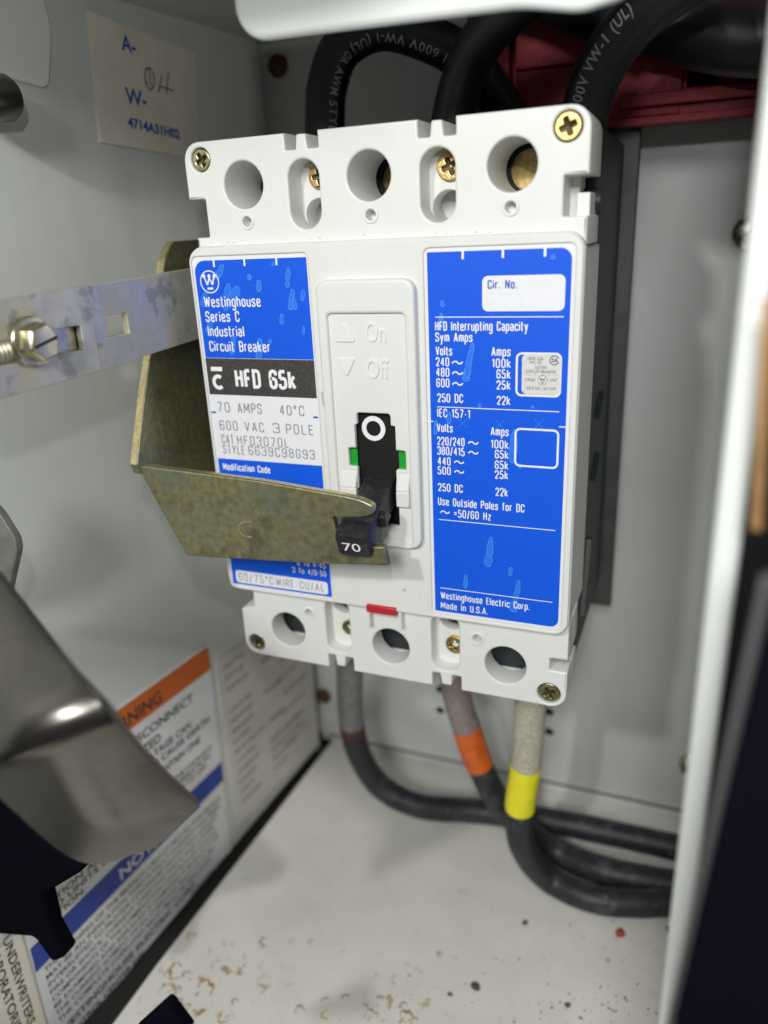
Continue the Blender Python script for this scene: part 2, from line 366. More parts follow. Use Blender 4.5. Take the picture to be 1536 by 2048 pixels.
# ------------------------------------------------------------------ lettering
# condensed stroke alphabet: strokes of points "x,y[r]" in a cell 1 high; r rounds the corner, a leading * closes the stroke
W_ = 0.36
GL = {
 'A': (.40, ['0,0 .2,1 .4,0', '.075,.3 .325,.3']), 'B': (W_, ['*0,0 0,1 .36,1r .36,.53r .36,0r', '0,.53 .3,.53']),
 'C': (W_, ['.36,.7 .36,1r 0,1r 0,0r .36,0r .36,.3']), 'D': (W_, ['*0,0 0,1 .36,1r .36,0r']), 'E': (.30, ['.3,1 0,1 0,0 .3,0', '0,.53 .26,.53']),
 'F': (.30, ['.3,1 0,1 0,0', '0,.52 .26,.52']), 'G': (W_, ['.36,.7 .36,1r 0,1r 0,0r .36,0r .36,.48 .2,.48']), 'H': (W_, ['0,0 0,1', '.36,0 .36,1', '0,.53 .36,.53']),
 'I': (.0, ['0,0 0,1']), 'K': (W_, ['0,0 0,1', '.36,1 0,.42', '.12,.6 .36,0']), 'L': (.30, ['0,1 0,0 .3,0']), 'M': (.50, ['0,0 0,1 .25,.25 .5,1 .5,0']),
 'N': (.38, ['0,0 0,1 .38,0 .38,1']), 'O': (W_, ['*0,0r 0,1r .36,1r .36,0r']), 'P': (W_, ['0,0 0,1 .36,1r .36,.45r 0,.45']), 'R': (W_, ['0,0 0,1 .36,1r .36,.48r 0,.48', '.2,.48 .36,0']),
 'S': (W_, ['.36,.74 .36,1r 0,1r 0,.56r .36,.46r .36,0r 0,0r 0,.26']), 'T': (.36, ['0,1 .36,1', '.18,1 .18,0']), 'U': (W_, ['0,1 0,0r .36,0r .36,1']),
 'V': (.40, ['0,1 .2,0 .4,1']), 'W': (.60, ['0,1 .15,0 .3,.9 .45,0 .6,1']), 'Y': (.40, ['0,1 .2,.45 .4,1', '.2,.45 .2,0']), 'X': (.4, ['0,0 .4,1', '.4,0 0,1']),
 'a': (.32, ['.02,.6 .02,.72r .32,.72r .32,0', '.32,.42 0,.42r 0,0r .32,0']), 'c': (.31, ['.31,.52 .31,.72r 0,.72r 0,0r .31,0r .31,.2']),
 'd': (.32, ['.32,1 .32,0', '.32,.72 0,.72r 0,0r .32,0']), 'e': (.32, ['0,.36 .32,.36 .32,.72r 0,.72r 0,0r .32,0r .32,.16']), 'f': (.22, ['.24,1 .08,1r .08,0', '-.03,.7 .22,.7']),
 'g': (.32, ['.32,.72 0,.72r 0,0r .32,0', '.32,.72 .32,-.24r .02,-.24r .02,-.12']), 'h': (.32, ['0,0 0,1', '0,.72 .32,.72r .32,0']), 'i': (.0, ['0,0 0,.72', '0,.88 0,1']),
 'k': (.32, ['0,0 0,1', '.3,.72 0,.28', '.1,.42 .32,0']), 'l': (.0, ['0,0 0,1']), 'm': (.50, ['0,0 0,.72 .25,.72r .25,0', '.25,.6 .25,.72r .5,.72r .5,0']), 'n': (.32, ['0,0 0,.72', '0,.72 .32,.72r .32,0']),
 'o': (.32, ['*0,0r 0,.72r .32,.72r .32,0r']), 'p': (.32, ['0,-.25 0,.72 .32,.72r .32,0r 0,0']), 'r': (.20, ['0,0 0,.72', '0,.5 0,.72r .22,.72']), 's': (.30, ['.3,.54 .3,.72r 0,.72r 0,.42r .3,.34r .3,0r 0,0r 0,.18']),
 't': (.20, ['.06,1 .06,0r .22,0', '-.03,.7 .22,.7']), 'u': (.32, ['0,.72 0,0r .32,0', '.32,.72 .32,0']), 'y': (.34, ['0,.72 .17,.02', '.34,.72 .1,-.25 .0,-.25']), 'z': (.3, ['0,.72 .3,.72 0,0 .3,0']),
 '0': (W_, ['*0,0r 0,1r .36,1r .36,0r']), '1': (.18, ['0,.8 .16,1 .16,0']), '2': (W_, ['0,.72 0,1r .36,1r .36,.6 0,0 .36,0']), '3': (W_, ['0,.78 0,1r .36,1r .36,.53r .14,.53', '.2,.53 .36,.53r .36,0r 0,0r 0,.24']),
 '4': (.38, ['.28,0 .28,1 0,.28 .38,.28']), '5': (W_, ['.34,1 .02,1 .02,.56 .36,.6r .36,0r 0,0r 0,.24']), '6': (W_, ['.36,.76 .36,1r 0,1r 0,0r .36,0r .36,.55r 0,.55']),
 '7': (W_, ['0,1 .36,1 .12,0']), '8': (W_, ['*0,0r 0,.53r .36,.53r .36,0r', '*.02,.53r .02,1r .34,1r .34,.53r']), '9': (W_, ['0,.24 0,0r .36,0r .36,1r 0,1r 0,.45r .36,.45']),
 '.': (.0, ['0,0 0,.12']), '-': (.16, ['0,.42 .16,.42']), '/': (.24, ['0,-.04 .24,1.04']), '=': (.34, ['0,.36 .34,.36', '0,.62 .34,.62']), '\u00b0': (.16, ['*0,.72r 0,1r .16,1r .16,.72r']),
 '~': (.62, ['0,.36 .1,.62r .28,.62r .36,.36r .54,.36r .62,.6']), ' ': (.22, []), '(': (.14, ['.14,1.05 0,.8r 0,.2r .14,-.05']), ')': (.14, ['0,1.05 .14,.8r .14,.2r 0,-.05']),
}
def ribbon(mb, pts, w, fr, h, m, closed=False):
    P = [Vector(p) for p in pts]; Q = [P[0]]
    for p in P[1:]:
        if (p - Q[-1]).length > 1e-5: Q.append(p)
    P = Q
    if not closed:
        for i in range(1, len(P) - 1):
            if (P[i] - P[i - 1]).normalized().dot((P[i + 1] - P[i]).normalized()) < 0.25:
                ribbon(mb, P[:i + 1], w, fr, h, m); ribbon(mb, P[i:], w, fr, h + 0.0009, m); return
    if closed and (P[0] - P[-1]).length < 1e-5: P.pop()
    n = len(P)
    if n < 2: return
    vs = []
    for i in range(n):
        a = (P[i] - P[i - 1]) if (i > 0 or closed) else (P[1] - P[0])
        b = (P[(i + 1) % n] - P[i]) if (i < n - 1 or closed) else a
        a = a.normalized(); b = b.normalized()
        na = Vector((-a.y, a.x)); nb = Vector((-b.y, b.x)); k = na + nb
        k = k / max(k.length_squared / 2, 0.45) if k.length > 1e-6 else na
        for s in (1, -1): vs.append(put(fr, *(P[i] + k * (s * w / 2)), h))
    fs = [(2 * i, 2 * i + 1, 2 * ((i + 1) % n) + 1, 2 * ((i + 1) % n)) for i in range(n if closed else n - 1)]
    mb.add(vs, fs, m)
_hk = [0]
def stext(mb, s, x0, y, cap, x1, fr, h, m, sw=0.13, gap=0.26):
    """write s with the stroke alphabet from x0 to x1 on baseline y"""
    adv = 0.0; lay = []
    for ch in s:
        w, st = GL[ch]; lay.append((adv, w, st)); adv += w + gap
    tot = adv - gap
    wd = sw * cap; sx = (x1 - x0 - wd) / tot
    for a, w, st in lay:
        for k in st:
            closed = k[0] == '*'; k = k.lstrip('*'); pts = []
            for q in k.split():
                r = q.endswith('r'); u, v = q.rstrip('r').split(',')
                yy = float(v)
                py = y + wd / 2 + yy * (cap - wd) if yy >= 0 else y + yy * cap
                pts.append((x0 + wd / 2 + (a + float(u)) * sx, py, 0.17 * cap if r else 0))
            if closed: lp = roundpoly(pts, 4)
            else:
                lp = roundpoly([(pts[0][0], pts[0][1])] + pts[1:-1] + [(pts[-1][0], pts[-1][1])], 4) if len(pts) > 2 else [p[:2] for p in pts]
            _hk[0] = (_hk[0] + 1) % 8
            ribbon(mb, lp, wd, fr, h + 0.002 * _hk[0], m, closed)
def ftext_mesh(s, size, bold=0.0, xs=1.0, shear=0.0, space=1.0):
    cu = bpy.data.curves.new('t', 'FONT'); cu.body = s; cu.size = size; cu.offset = bold; cu.shear = shear; cu.space_character = space
    cu.resolution_u = 3
    ob = bpy.data.objects.new('t', cu); COL.objects.link(ob)
    dg = bpy.context.evaluated_depsgraph_get(); dg.update()
    me = bpy.data.meshes.new_from_object(ob.evaluated_get(dg), depsgraph=dg)
    bpy.data.objects.remove(ob); bpy.data.curves.remove(cu)
    if xs != 1.0:
        for v in me.vertices: v.co.x *= xs
    return me
def ftext(mb, s, x0, y, cap, x1, fr, h, m, bold=0.0, anchor='fit', rot=0.0):
    me = ftext_mesh(s, cap / 0.73, bold * cap)
    xsv = [v.co.x for v in me.vertices]
    if not xsv: return
    a, b = min(xsv), max(xsv); k = (x1 - x0) / (b - a) if anchor == 'fit' else 1.0
    c, sn = math.cos(rot), math.sin(rot); vs = []
    for v in me.vertices:
        px, py = (v.co.x - a) * k, v.co.y
        vs.append(put(fr, x0 + px * c - py * sn, y + px * sn + py * c, h))
    mb.add(vs, [tuple(p.vertices) for p in me.polygons], m); bpy.data.meshes.remove(me)
def wrap_text(mb, s, pts, s0, r, cap, length, m, off=0.0, bold=0.02):
    """print s round a cable, facing the viewer's side of it"""
    me = ftext_mesh(s, cap / 0.73, bold * cap, space=1.15)
    bm = bmesh.new(); bm.from_mesh(me)
    for _ in range(2):
        bmesh.ops.subdivide_edges(bm, edges=[e for e in bm.edges if e.calc_length() > 0.9], cuts=1)
    bmesh.ops.triangulate(bm, faces=bm.faces[:]); bm.to_mesh(me); bm.free()
    xsv = [v.co.x for v in me.vertices]; a, b = min(xsv), max(xsv); k = length / (b - a)
    L = path_len(pts); vs = []
    for v in me.vertices:
        P, T = path_at(pts, L, s0 + (v.co.x - a) * k)
        nv = Vector(CAMC) - P; nv = (nv - T * nv.dot(T)).normalized(); up = nv.cross(T)
        g = (v.co.y - cap / 2 + off) / r
        vs.append(P + (nv * math.cos(g) + up * math.sin(g)) * (r * 1.006 + 0.06))
    mb.add(vs, [tuple(p.vertices) for p in me.polygons], m); bpy.data.meshes.remove(me)

# ================================================================== THE ENCLOSURE (setting)
FZ = -198.5; BY = 110.0
WO = Vector((-86, 105, 0)); WU = Vector((18, 163, 0)).normalized()
WALL = frame(WO, WU, (0, 0, 1))                       # left wall: x runs to the back, y up, normal into the box
tag(plate('floor', [[(-82.0, 118), (-87.6, -30), (-88.0, -170), (130, -170), (130, 118)]], 2, 0.2, frame((0, 0, FZ), (1, 0, 0), (0, 1, 0)), M_floor), kind='structure')
# back panel with punched holes, a lower folded return standing on the floor
hl = [circle(x, z, 2.1, 20) for x, z in ((-21.5, -154.1), (-21.7, -166.0), (30.2, -155.6), (30.5, -166.3))]
tag(plate('back_wall', [[(-120, -193.5), (130, -193.5), (130, 200), (-120, 200)]] + hl, 1.6, 0.25, front(BY), M_back), kind='structure')
rt_ = plate('back_wall_return', [[(-88, FZ + 0.05), (96, FZ + 0.05), (96, -183.5), (-88, -183.5)], circle(-54.6, -191.5, 1.9, 20)], 1.5, 0.2, front(BY + 1.9), M_back); tag(rt_, kind='structure')
mb = MB(); box(mb, -84, 96, BY + .2, BY + 1.85, -194.7, -193.45, M_void); mb.build('gap_shade_strip', rt_)  # black strip painting in the shade below the panel's bottom edge
mb = MB(); box(mb, -120, 130, BY + 8, BY + 10, -210, 200, M_void); tag(mb.build('rear_cabinet_wall'), kind='structure')
o = plate('left_wall', [[(-300, -222), (-160, -211.0), (-130, -205.2), (-70, -201.6), (-0.5, -196.8), (-0.5, 210), (-300, 210)]], 1.6, 0.3, WALL, M_grayw); tag(o, kind='structure')
mb = MB(); box(mb, -135, -82, -190, 110, -226, -206, M_gasket); box(mb, -86.5, -82, 60, 110, -206, FZ - 2.1, M_gasket)
tag(mb.build('gasket_strip'), 'black gasket strip along the floor at the foot of the left wall', 'gasket')
# right wall: one sheet from the back corner forward, with a rounded front edge
a, b = Vector((91.5, BY - 0.3, 0)), Vector((82.0, -80, 0)); du = (a - b).normalized()
RW = frame(b, du, (0, 0, 1))                            # normal points outwards (+x)
mb_ = plate('right_wall', [rrect(0, -200, (a - b).length, 210, 1.0)], 3.6, 1.2, (RW[0] + RW[3] * 3.6, RW[1], RW[2], RW[3]), M_lip); tag(mb_, kind='structure')
mb = MB(); box(mb, 150, 152, -200, 118, -210, 210, M_void); box(mb, 97, 150, 100, 102, -210, 210, M_void)
tag(mb.build('neighbouring_bay_wall'), kind='structure')

# ================================================================== CIRCUIT BREAKER
BRK = thing('circuit_breaker', 'white three pole moulded case circuit breaker with blue labels and black toggle handle', 'circuit breaker', (0, 40, -76))
mb = MB(); box(mb, -51.2, 51.2, 31, 85.5, -74, 74.5, M_base)
base = mb.build('rear_case', BRK); bevelled(base, 1.2)
plate('case_rim', [rrect(-51.2, -74, 51.2, 74.5, 1.5), rrect(-49, -70, 49, 72.5, 1)], 12.5, 0.3, front(19.4), M_base, base)
plate('case_bridge', [rrect(-50, -52, 50, 47.6)], 4, 0, front(27.2), M_base, base)
for (z0, z1, y0) in ((-3, 3, 44), (-22, -16, 42), (-62, -40, 30)):     # slanting cooling fins on the flank
    mb = MB(); 
    mb.add([(51.0, y0, z0), (51.0, y0 + 9, z1), (51.0, y0 + 11, z1), (51.0, y0 + 2, z0), (52.6, y0, z0), (52.6, y0 + 9, z1), (52.6, y0 + 11, z1), (52.6, y0 + 2, z0)],
           [(0, 3, 2, 1), (4, 5, 6, 7), (0, 1, 5, 4), (1, 2, 6, 5), (2, 3, 7, 6), (3, 0, 4, 7)], M_base)
    mb.build('side_fin', base)
# middle body: white shell behind the face plate
mb = MB(); box(mb, -52.0, 52.0, 0.6, 28, -52.0, 47.0, M_white); body = mb.build('cover_body', BRK); bevelled(body, 0.8)
# face plate in two layers: the second is cut out for the labels
def plate_outline(d, r): return rrect(-52.7 + d, -51.3 + d, 52.7 - d, 50.6 - d, r, 8)
fp = plate('face_plate', [plate_outline(0, 4.4), rrect(-10.4, -25.6, 10.0, 10.5, .5)], 4.0, 0.9, front(-3.1), M_white, BRK, 3)
plate('label_surround', [plate_outline(0.35, 4.1), rrect(-10.4, -25.6, 10.0, 10.5, .5), rrect(-51.7, -50.3, -16.2, 48.1, 1.6), rrect(14.7, -49.9, 50.8, 48.1, 1.6)], 0.9, 0.3, front(-3.6), M_white, fp, 2)
# terminal covers
def notch(x, s):  # pair of slots either side of a tab in the top (s=1) or bottom (s=-1) edge
    return [(x - 4.6, 76.2 * s), (x - 4.6, 72.3 * s, .4), (x - 1.7, 72.3 * s, .3), (x - 1.3, 75.7 * s, .5), (x + 1.3, 75.7 * s, .5), (x + 1.7, 72.3 * s, .3), (x + 4.6, 72.3 * s, .4), (x + 4.6, 76.2 * s)]
top = roundpoly([(-52.4, 76.2, 4.5)] + notch(-17.6, 1) + notch(17.5, 1) + [(52.4, 76.2, 4.5), (52.4, 62.2, .3), (46.9, 62.2, .4), (46.9, 53.6, .4), (52.4, 53.6, .3), (52.4, 47.5), (-52.4 + 1.2, 47.5), (-51.2, 52.8, .3), (-47.3, 52.8, .4), (-47.3, 62.4, .4), (-52.4, 62.4, .3)], 5)
holes = [circle(x, 65.1, 5.75, 48) for x in (-35.2, 0, 35.2)]
slots_top = [obround(-17.7, 61.9, 8.7, 16.4), obround(17.5, 61.9, 8.7, 16.4)]
pins = [circle(x, 56.2, 1.25, 24) for x in (-35, 0.2, 35)]
scr_t = [circle(-47.4, 71.9, 2.95, 32), circle(47.4, 71.9, 3.2, 32)]
TC = plate('terminal_cover', [top] + holes + slots_top + pins + scr_t, 19.5, 0.55, front(0), M_white, BRK, 3)
bot = [(-51.6, -60.0, .6), (-46.6, -58.6, .4), (-46.6, -50.0), (52.4, -50.0), (52.4, -60.6, .4), (47.5, -60.6, .3), (47.5, -64.4, .3), (52.4, -64.4, .4), (52.4, -76.2, 4.5)]
bot += [(21.9, -76.2), (21.9, -71.6, .4), (19.2, -71.6, .3), (18.9, -75.2, .5), (15.9, -75.2, .5), (15.4, -71.6, .3), (13.0, -71.6, .4), (13.0, -76.2)]
bot += [(-12.8, -76.2), (-12.8, -71.6, .4), (-15.4, -71.6, .3), (-15.8, -75.2, .5), (-18.6, -75.2, .5), (-19.0, -71.6, .3), (-21.4, -71.6, .4), (-21.4, -76.2), (-51.6, -76.2, 4.5)]
holes_b = [circle(x, -65.2, 5.95, 48) for x in (-35, 0, 35)]
slots_b = [rrect(-21.4, -70.2, -13.2, -52, 3.2), rrect(13.0, -70.2, 21.5, -52, 3.2)]
pins_b = [circle(-26.9, -57.9, 1.25, 24), circle(26.9, -57.8, 1.25, 24)]
scr_b = [circle(-47.4, -72.0, 3.0, 32), circle(47.5, -72.1, 3.3, 32)]
BC = plate('terminal_cover', [roundpoly(bot, 5)] + holes_b + slots_b + pins_b + scr_b, 8.0, 0.55, front(0), M_white, BRK, 3)
plate('cover_skirt', [roundpoly(bot, 5), rrect(-45, -71.2, 46.0, -51, 1.0)], 8.0, 0.3, front(7.9), M_white, BC, 2)
plate('well_back', [rrect(-46, -71.3, 46.5, -51)], 0.5, 0, front(9.2), M_base, BC)
# rims of the small test-probe holes
for cv, cs, zc in ((TC, [(-35, 56.2), (0.2, 56.2), (35, 56.2)], 0), (BC, [(-26.9, -57.9), (26.9, -57.8)], 0)):
    for x, z in cs:
        plate('probe_rim', [circle(x, z, 2.1, 28), circle(x, z, 1.3, 24)], 1.0, 0.3, front(-0.35), M_white, cv)
        plate('probe_floor', [circle(x, z, 1.5, 20)], 0.6, 0.1, front(3.2), M_white, cv)
# ledges inside the slots, with a lower well
for x in (-17.7, 17.5):
    plate('slot_ledge', [rrect(x - 6, 52, x + 6, 71.5), circle(x + 0.4, 57.0, 4.1, 32)], 6, 0.3, front(7.5), M_white, TC)
    plate('well_floor', [rrect(x - 6, 51, x + 6, 63)], 1, 0, front(17.5), M_white, TC)
    plate('slot_ledge', [rrect(x - 6, -71.4, x + 6, -50.5), circle(x + 0.3, -55.6, 3.6, 32)], 5, 0.3, front(5.0), M_white, BC)
# boss in the right-hand notch
mb = MB(); box(mb, 49.0, 52.0, 6.0, 19.0, 47.6, 58.6, M_white); box(mb, 44, 49.0, 10.0, 19, 47.6, 63.5, M_white); ob_ = mb.build('notch_boss', TC); bevelled(ob_, 0.3)
mb = MB(); tube(mb, [(53.2, 17.5, 56.8), (49.0, 17.5, 56.8)], 3.0, M_base, 24); mb.build('notch_pin', TC, 40)
# screws
def screw(name, x, z, y, r, m, parent, rot=0.0, slot=False):
    c = math.cos(rot); s = math.sin(rot)
    w, l = 0.17 * r, 0.62 * r
    cross = [(w, w), (l, w), (l, -w), (w, -w), (w, -l), (-w, -l), (-w, -w), (-l, -w), (-l, w), (-w, w), (-w, l), (w, l)][::-1]
    cross = [(x + p * c - q * s, z + p * s + q * c, 0.08 * r) for p, q in cross]
    o = plate(name, [circle(x, z, r, 36), roundpoly(cross, 3)], 1.3, 0.28, front(y), m, parent, 3)
    mbx = MB(); vs = [(x + r * 0.75 * math.cos(t * math.pi / 8), y + 0.75, z + r * 0.75 * math.sin(t * math.pi / 8)) for t in range(16)] + [(x, y + 1.25, z)]
    mbx.add(vs, [(t, (t + 1) % 16, 16) for t in range(16)], M_recess); mbx.build('drive_recess', o)
    return o
screw('cover_screw', -47.4, 71.9, 0.5, 2.7, M_steelscrew, BRK, 0.5)
screw('cover_screw', 47.4, 71.9, 0.0, 2.95, M_brass, BRK, 0.35)
screw('cover_screw', -47.4, -72.0, 0.7, 2.7, M_steelscrew, BRK, 0.8)
screw('cover_screw', 47.5, -72.1, 0.6, 2.9, M_steelscrew, BRK, 0.5)
screw('ledge_screw', -16.4, 66.2, 6.3, 3.0, M_brass, BRK, 0.1)
screw('ledge_screw', 18.6, 66.3, 6.3, 3.3, M_brass, BRK, 0.4)
screw('ledge_screw', -15.4, -63.4, 4.0, 2.5, M_steelscrew, BRK, 0.6)
screw('ledge_screw', 18.9, -63.6, 4.0, 2.9, M_brass, BRK, 0.2)
# lug screws down in the pole wells
for x, z in ((-35.2, 65.1), (0, 65.1), (35.2, 65.1)):
    mb = MB(); tube(mb, [(x - 0.5, 27.0, z), (x - 0.5, 24.0, z)], 7.2, M_base, 28); mb.build('lug_ring', BRK, 40)
    mb = MB(); tube(mb, [(x - 0.5, 27.2, z), (x - 0.5, 23.6, z)], 5.0, M_brass, 28); lug = mb.build('lug_screw', BRK, 40)
# --- toggle escutcheon
esc_o = rrect(-13.7, -29.6, 13.0, 41.4, 3.2, 8)
inner = rrect(-10.9, -28.6, 10.2, 33.2, 1.2, 6)
ES = plate('toggle_escutcheon', [esc_o, inner], 3.2, 0.8, front(-6.1), M_white, BRK, 3)
slot = roundpoly([(-4.6, 7.6, .8), (5.0, 7.6, .8), (5.0, 4.4, .4), (6.2, 4.4, .4), (6.2, -2.2, .2), (8.9, -2.2, .5), (8.9, -7.4, .3), (6.0, -7.4, .6), (6.0, -13.6, .4), (6.4, -14.4, .4), (6.4, -23.6, .4), (-6.4, -23.6, .4), (-6.4, -14.4, .4), (-5.2, -13.6, .4), (-5.2, -7.4, .6), (-7.6, -7.4, .3), (-7.6, -2.2, .5), (-5.4, -2.2, .2), (-5.4, 4.2, .4), (-4.6, 4.4, .4)], 4)
plate('inner_panel', [rrect(-11.3, -28.9, 10.6, 33.6, 1.2), slot], 1.6, 0.35, front(-5.0), M_white, ES, 2)
mb = MB()   # sunk ramps each side of the handle
for x0, x1 in ((-10.3, -5.4), (6.2, 9.9)):
    for z0, z1, y0, y1 in ((-13.2, -8.6, -6.3, -5.1), (-17.6, -13.2, -6.3, -6.3)):
        vs = [(x0, -4.5, z0), (x1, -4.5, z0), (x1, -4.5, z1), (x0, -4.5, z1), (x0, y0, z0), (x1, y0, z0), (x1, y1, z1), (x0, y1, z1)]
        mb.add(vs, [(0, 1, 2, 3), (7, 6, 5, 4), (0, 4, 5, 1), (1, 5, 6, 2), (2, 6, 7, 3), (3, 7, 4, 0)], M_white)
bevelled(mb.build('handle_guard', ES), 0.45)
mb = MB(); box(mb, -10.0, 9.8, -0.4, 0.4, -25.2, 10.2, M_slider); sl = mb.build('slider', BRK)
mb = MB(); box(mb, -5.6, 6.4, -2.6, -0.6, -13.2, 9.6, M_slider); mb.build('slider_tongue', sl)
oc = aty(747, 857, -2.72)
plate('off_ring', [circle(oc.x, oc.z, 3.4, 40), circle(oc.x, oc.z, 2.1, 32)], 0.1, 0, front(-2.72), M_print, sl)
mb = MB(); box(mb, -8.6, -5.7, -3.3, -3.0, -8.0, -2.0, M_green); box(mb, 6.4, 9.8, -3.3, -3.0, -8.0, -2.0, M_green); mb.build('trip_flag', BRK)
# embossed On / Off
mb = MB(); fr = front(-5.0)
def emb(mb, s, x0, z, cap, x1): 
    me = ftext_mesh(s, cap / 0.73, 0.012 * cap); xs = [v.co.x for v in me.vertices]; a, b = min(xs), max(xs); k = (x1 - x0) / (b - a)
    bpy.data.meshes.remove(me)
    cu = bpy.data.curves.new('t', 'FONT'); cu.body = s; cu.size = cap / 0.73; cu.extrude = 0.2; cu.bevel_depth = 0.07; cu.bevel_resolution = 1; cu.resolution_u = 4
    ob = bpy.data.objects.new('t', cu); COL.objects.link(ob); dg = bpy.context.evaluated_depsgraph_get(); dg.update()
    me = bpy.data.meshes.new_from_object(ob.evaluated_get(dg), depsgraph=dg); bpy.data.objects.remove(ob); bpy.data.curves.remove(cu)
    mb.add([put(fr, x0 + (v.co.x - a) * k, z + v.co.y, v.co.z + 0.12) for v in me.vertices], [tuple(p.vertices) for p in me.polygons], M_white2); bpy.data.meshes.remove(me)
emb(mb, 'On', -0.6, 26.2, 5.0, 4.9); emb(mb, 'Off', -0.9, 17.0, 5.0, 5.4)
for tri in ([(-9.7, 26.0, .5), (-3.4, 26.0, .5), (-6.4, 31.2, .5)], [(-9.4, 22.0, .5), (-6.6, 16.8, .5), (-3.8, 22.0, .5)]):
    mb_mesh(mb, plate_mesh([roundpoly(tri, 4)], 0.5, 0.2, (fr[0] + fr[3] * 0.42, fr[1], fr[2], fr[3]), M_white2))
mb.build('embossed_marking', ES, 40)
# --- handle: slopes outwards and down, waist then thicker cap
HB = Vector((0.6, -1.5, -13.6)); HT = Vector((1.3, -25.2, -21.9)); hd = (HT - HB).normalized(); hr = Vector((1, 0, 0)); hr = (hr - hd * hr.dot(hd)).normalized(); hu = hr.cross(hd); hu = hu if hu.z > 0 else -hu
def ring(t, wx, wz, r, dz=0.0, n=4):
    c = HB.lerp(HT, t) + hu * dz
    lp = rrect(-wx / 2, -wz / 2, wx / 2, wz / 2, r, n); return [c + hr * p[0] + hu * p[1] for p in lp]
mb = MB(); rings = [ring(0.0, 8.6, 7.4, .5), ring(0.42, 8.2, 7.0, .6), ring(0.60, 8.2, 7.0, .6), ring(0.62, 8.9, 7.6, .7, -.1), ring(0.95, 9.0, 7.4, 1.0, -.1), ring(0.985, 8.6, 7.0, 1.2, -.1), ring(1.0, 7.6, 6.0, 1.3, -.1)]
nn = len(rings[0]); vs = [p for r in rings for p in r]
fs = [(i * nn + k, i * nn + (k + 1) % nn, (i + 1) * nn + (k + 1) % nn, (i + 1) * nn + k) for i in range(len(rings) - 1) for k in range(nn)] + [tuple((len(rings) - 1) * nn + k for k in range(nn))]
mb.add(vs, fs, M_handle); HD = mb.build('toggle_handle', BRK, 35)
mb = MB(); c = HB.lerp(HT, 0.56)
vs = [c + hd * a_ + hr * b_ + hu * c_ for a_, b_, c_ in ((-4, 4.0, -1.5), (1.6, 4.0, -1.5), (1.6, 4.0, 2.2), (-1.2, 4.0, 2.2), (-4, 5.6, -1.5), (1.2, 5.9, -1.5), (1.2, 5.9, 1.9), (-1.2, 5.6, 2.0))]
mb.add(vs, [(0, 3, 2, 1), (4, 5, 6, 7), (0, 1, 5, 4), (1, 2, 6, 5), (2, 3, 7, 6), (3, 0, 4, 7)], M_handle); bevelled(mb.build('handle_lug', HD), 0.3)
mb = MB(); hf = (HT, hr, hu, -hd if False else hd)
# the cap's face looks along hd; letters run along hr, up along hu
ftext(mb, '70', -2.7, -1.5, 2.8, 2.2, (HT - hu * 0.15, hr, hu, hd), 0.05, M_print, 0.004); mb.build('rating_number', HD)
# red trip button
mb = MB(); box(mb, -5.3, 3.9, -4.6, -0.5, -52.0, -49.6, M_red); bevelled(mb.build('trip_button', BRK), 0.3)
mb = MB(); box(mb, -6.0, -5.1, -2.8, 0.4, -58, -51.5, M_white); box(mb, 4.0, 4.9, -2.8, 0.4, -57.0, -51.5, M_white); bevelled(mb.build('button_rib', BC), 0.2)

# --- left nameplate
LF = front(-3.30)
NP = plate('nameplate', [rrect(-51.4, -49.9, -16.5, 47.7, 1.6)], 0.12, 0, LF, M_paper, BRK)
ticks = [rrect(x - 0.28, 45.3, x + 0.28, 47.6) for x in (-44.6, -35.1, -25.5)]
plate('blue_field', [roundpoly([(-51.0, 21.0), (-16.8, 21.0), (-16.8, 47.0), (-51.0, 47.0, 3.2)], 6)], 0.02, 0, (LF[0] + LF[3] * 0.03, *LF[1:]), M_blue, NP)
plate('blue_field', [[(-51.1, -49.4), (-16.8, -49.4), (-16.8, -8.5), (-51.1, -8.5)]], 0.02, 0, (LF[0] + LF[3] * 0.03, *LF[1:]), M_blue, NP)
plate('black_band', [[(-51.1, 10.6), (-16.8, 10.6), (-16.8, 20.9), (-51.1, 20.9)]], 0.02, 0, (LF[0] + LF[3] * 0.04, *LF[1:]), M_band, NP)
plate('code_box', [rrect(-49.8, -48.8, -17.9, -44.6, 1.0)], 0.02, 0, (LF[0] + LF[3] * 0.06, *LF[1:]), M_paper, NP)
H = 0.09
mb = MB()
for t in ticks: mb.add([put(LF, *p, H) for p in t], [(0, 1, 2, 3)], M_print)
stext(mb, 'Westinghouse', -49.2, 34.8, 2.95, -31.4, LF, H, M_print)
stext(mb, 'Series C', -49.3, 30.85, 2.95, -38.4, LF, H, M_print)
stext(mb, 'Industrial', -49.1, 26.9, 2.95, -37.4, LF, H, M_print)
stext(mb, 'Circuit Breaker', -49.2, 22.8, 2.95, -29.7, LF, H, M_print)
mb.build('title_print', NP); mb = MB()
stext(mb, 'HFD 65k', -42.0, 12.7, 5.4, -22.7, LF, H, M_print, 0.17)
mb.build('frame_rating_print', NP); mb = MB()
stext(mb, 'Modification Code', -49.6, -12.0, 2.2, -33.6, LF, H, M_print, 0.15)
mb.build('code_caption', NP); mb = MB()
stext(mb, '6 To 4-45', -27.6, -40.3, 1.9, -18.1, LF, H, M_print)
stext(mb, '3 To 4/0-50', -29.4, -42.9, 1.9, -18.1, LF, H, M_print)
stext(mb, '2 To 1/0-25', -29.4, -37.7, 1.9, -18.1, LF, H, M_print)
mb.build('wire_range_print', NP); mb = MB()
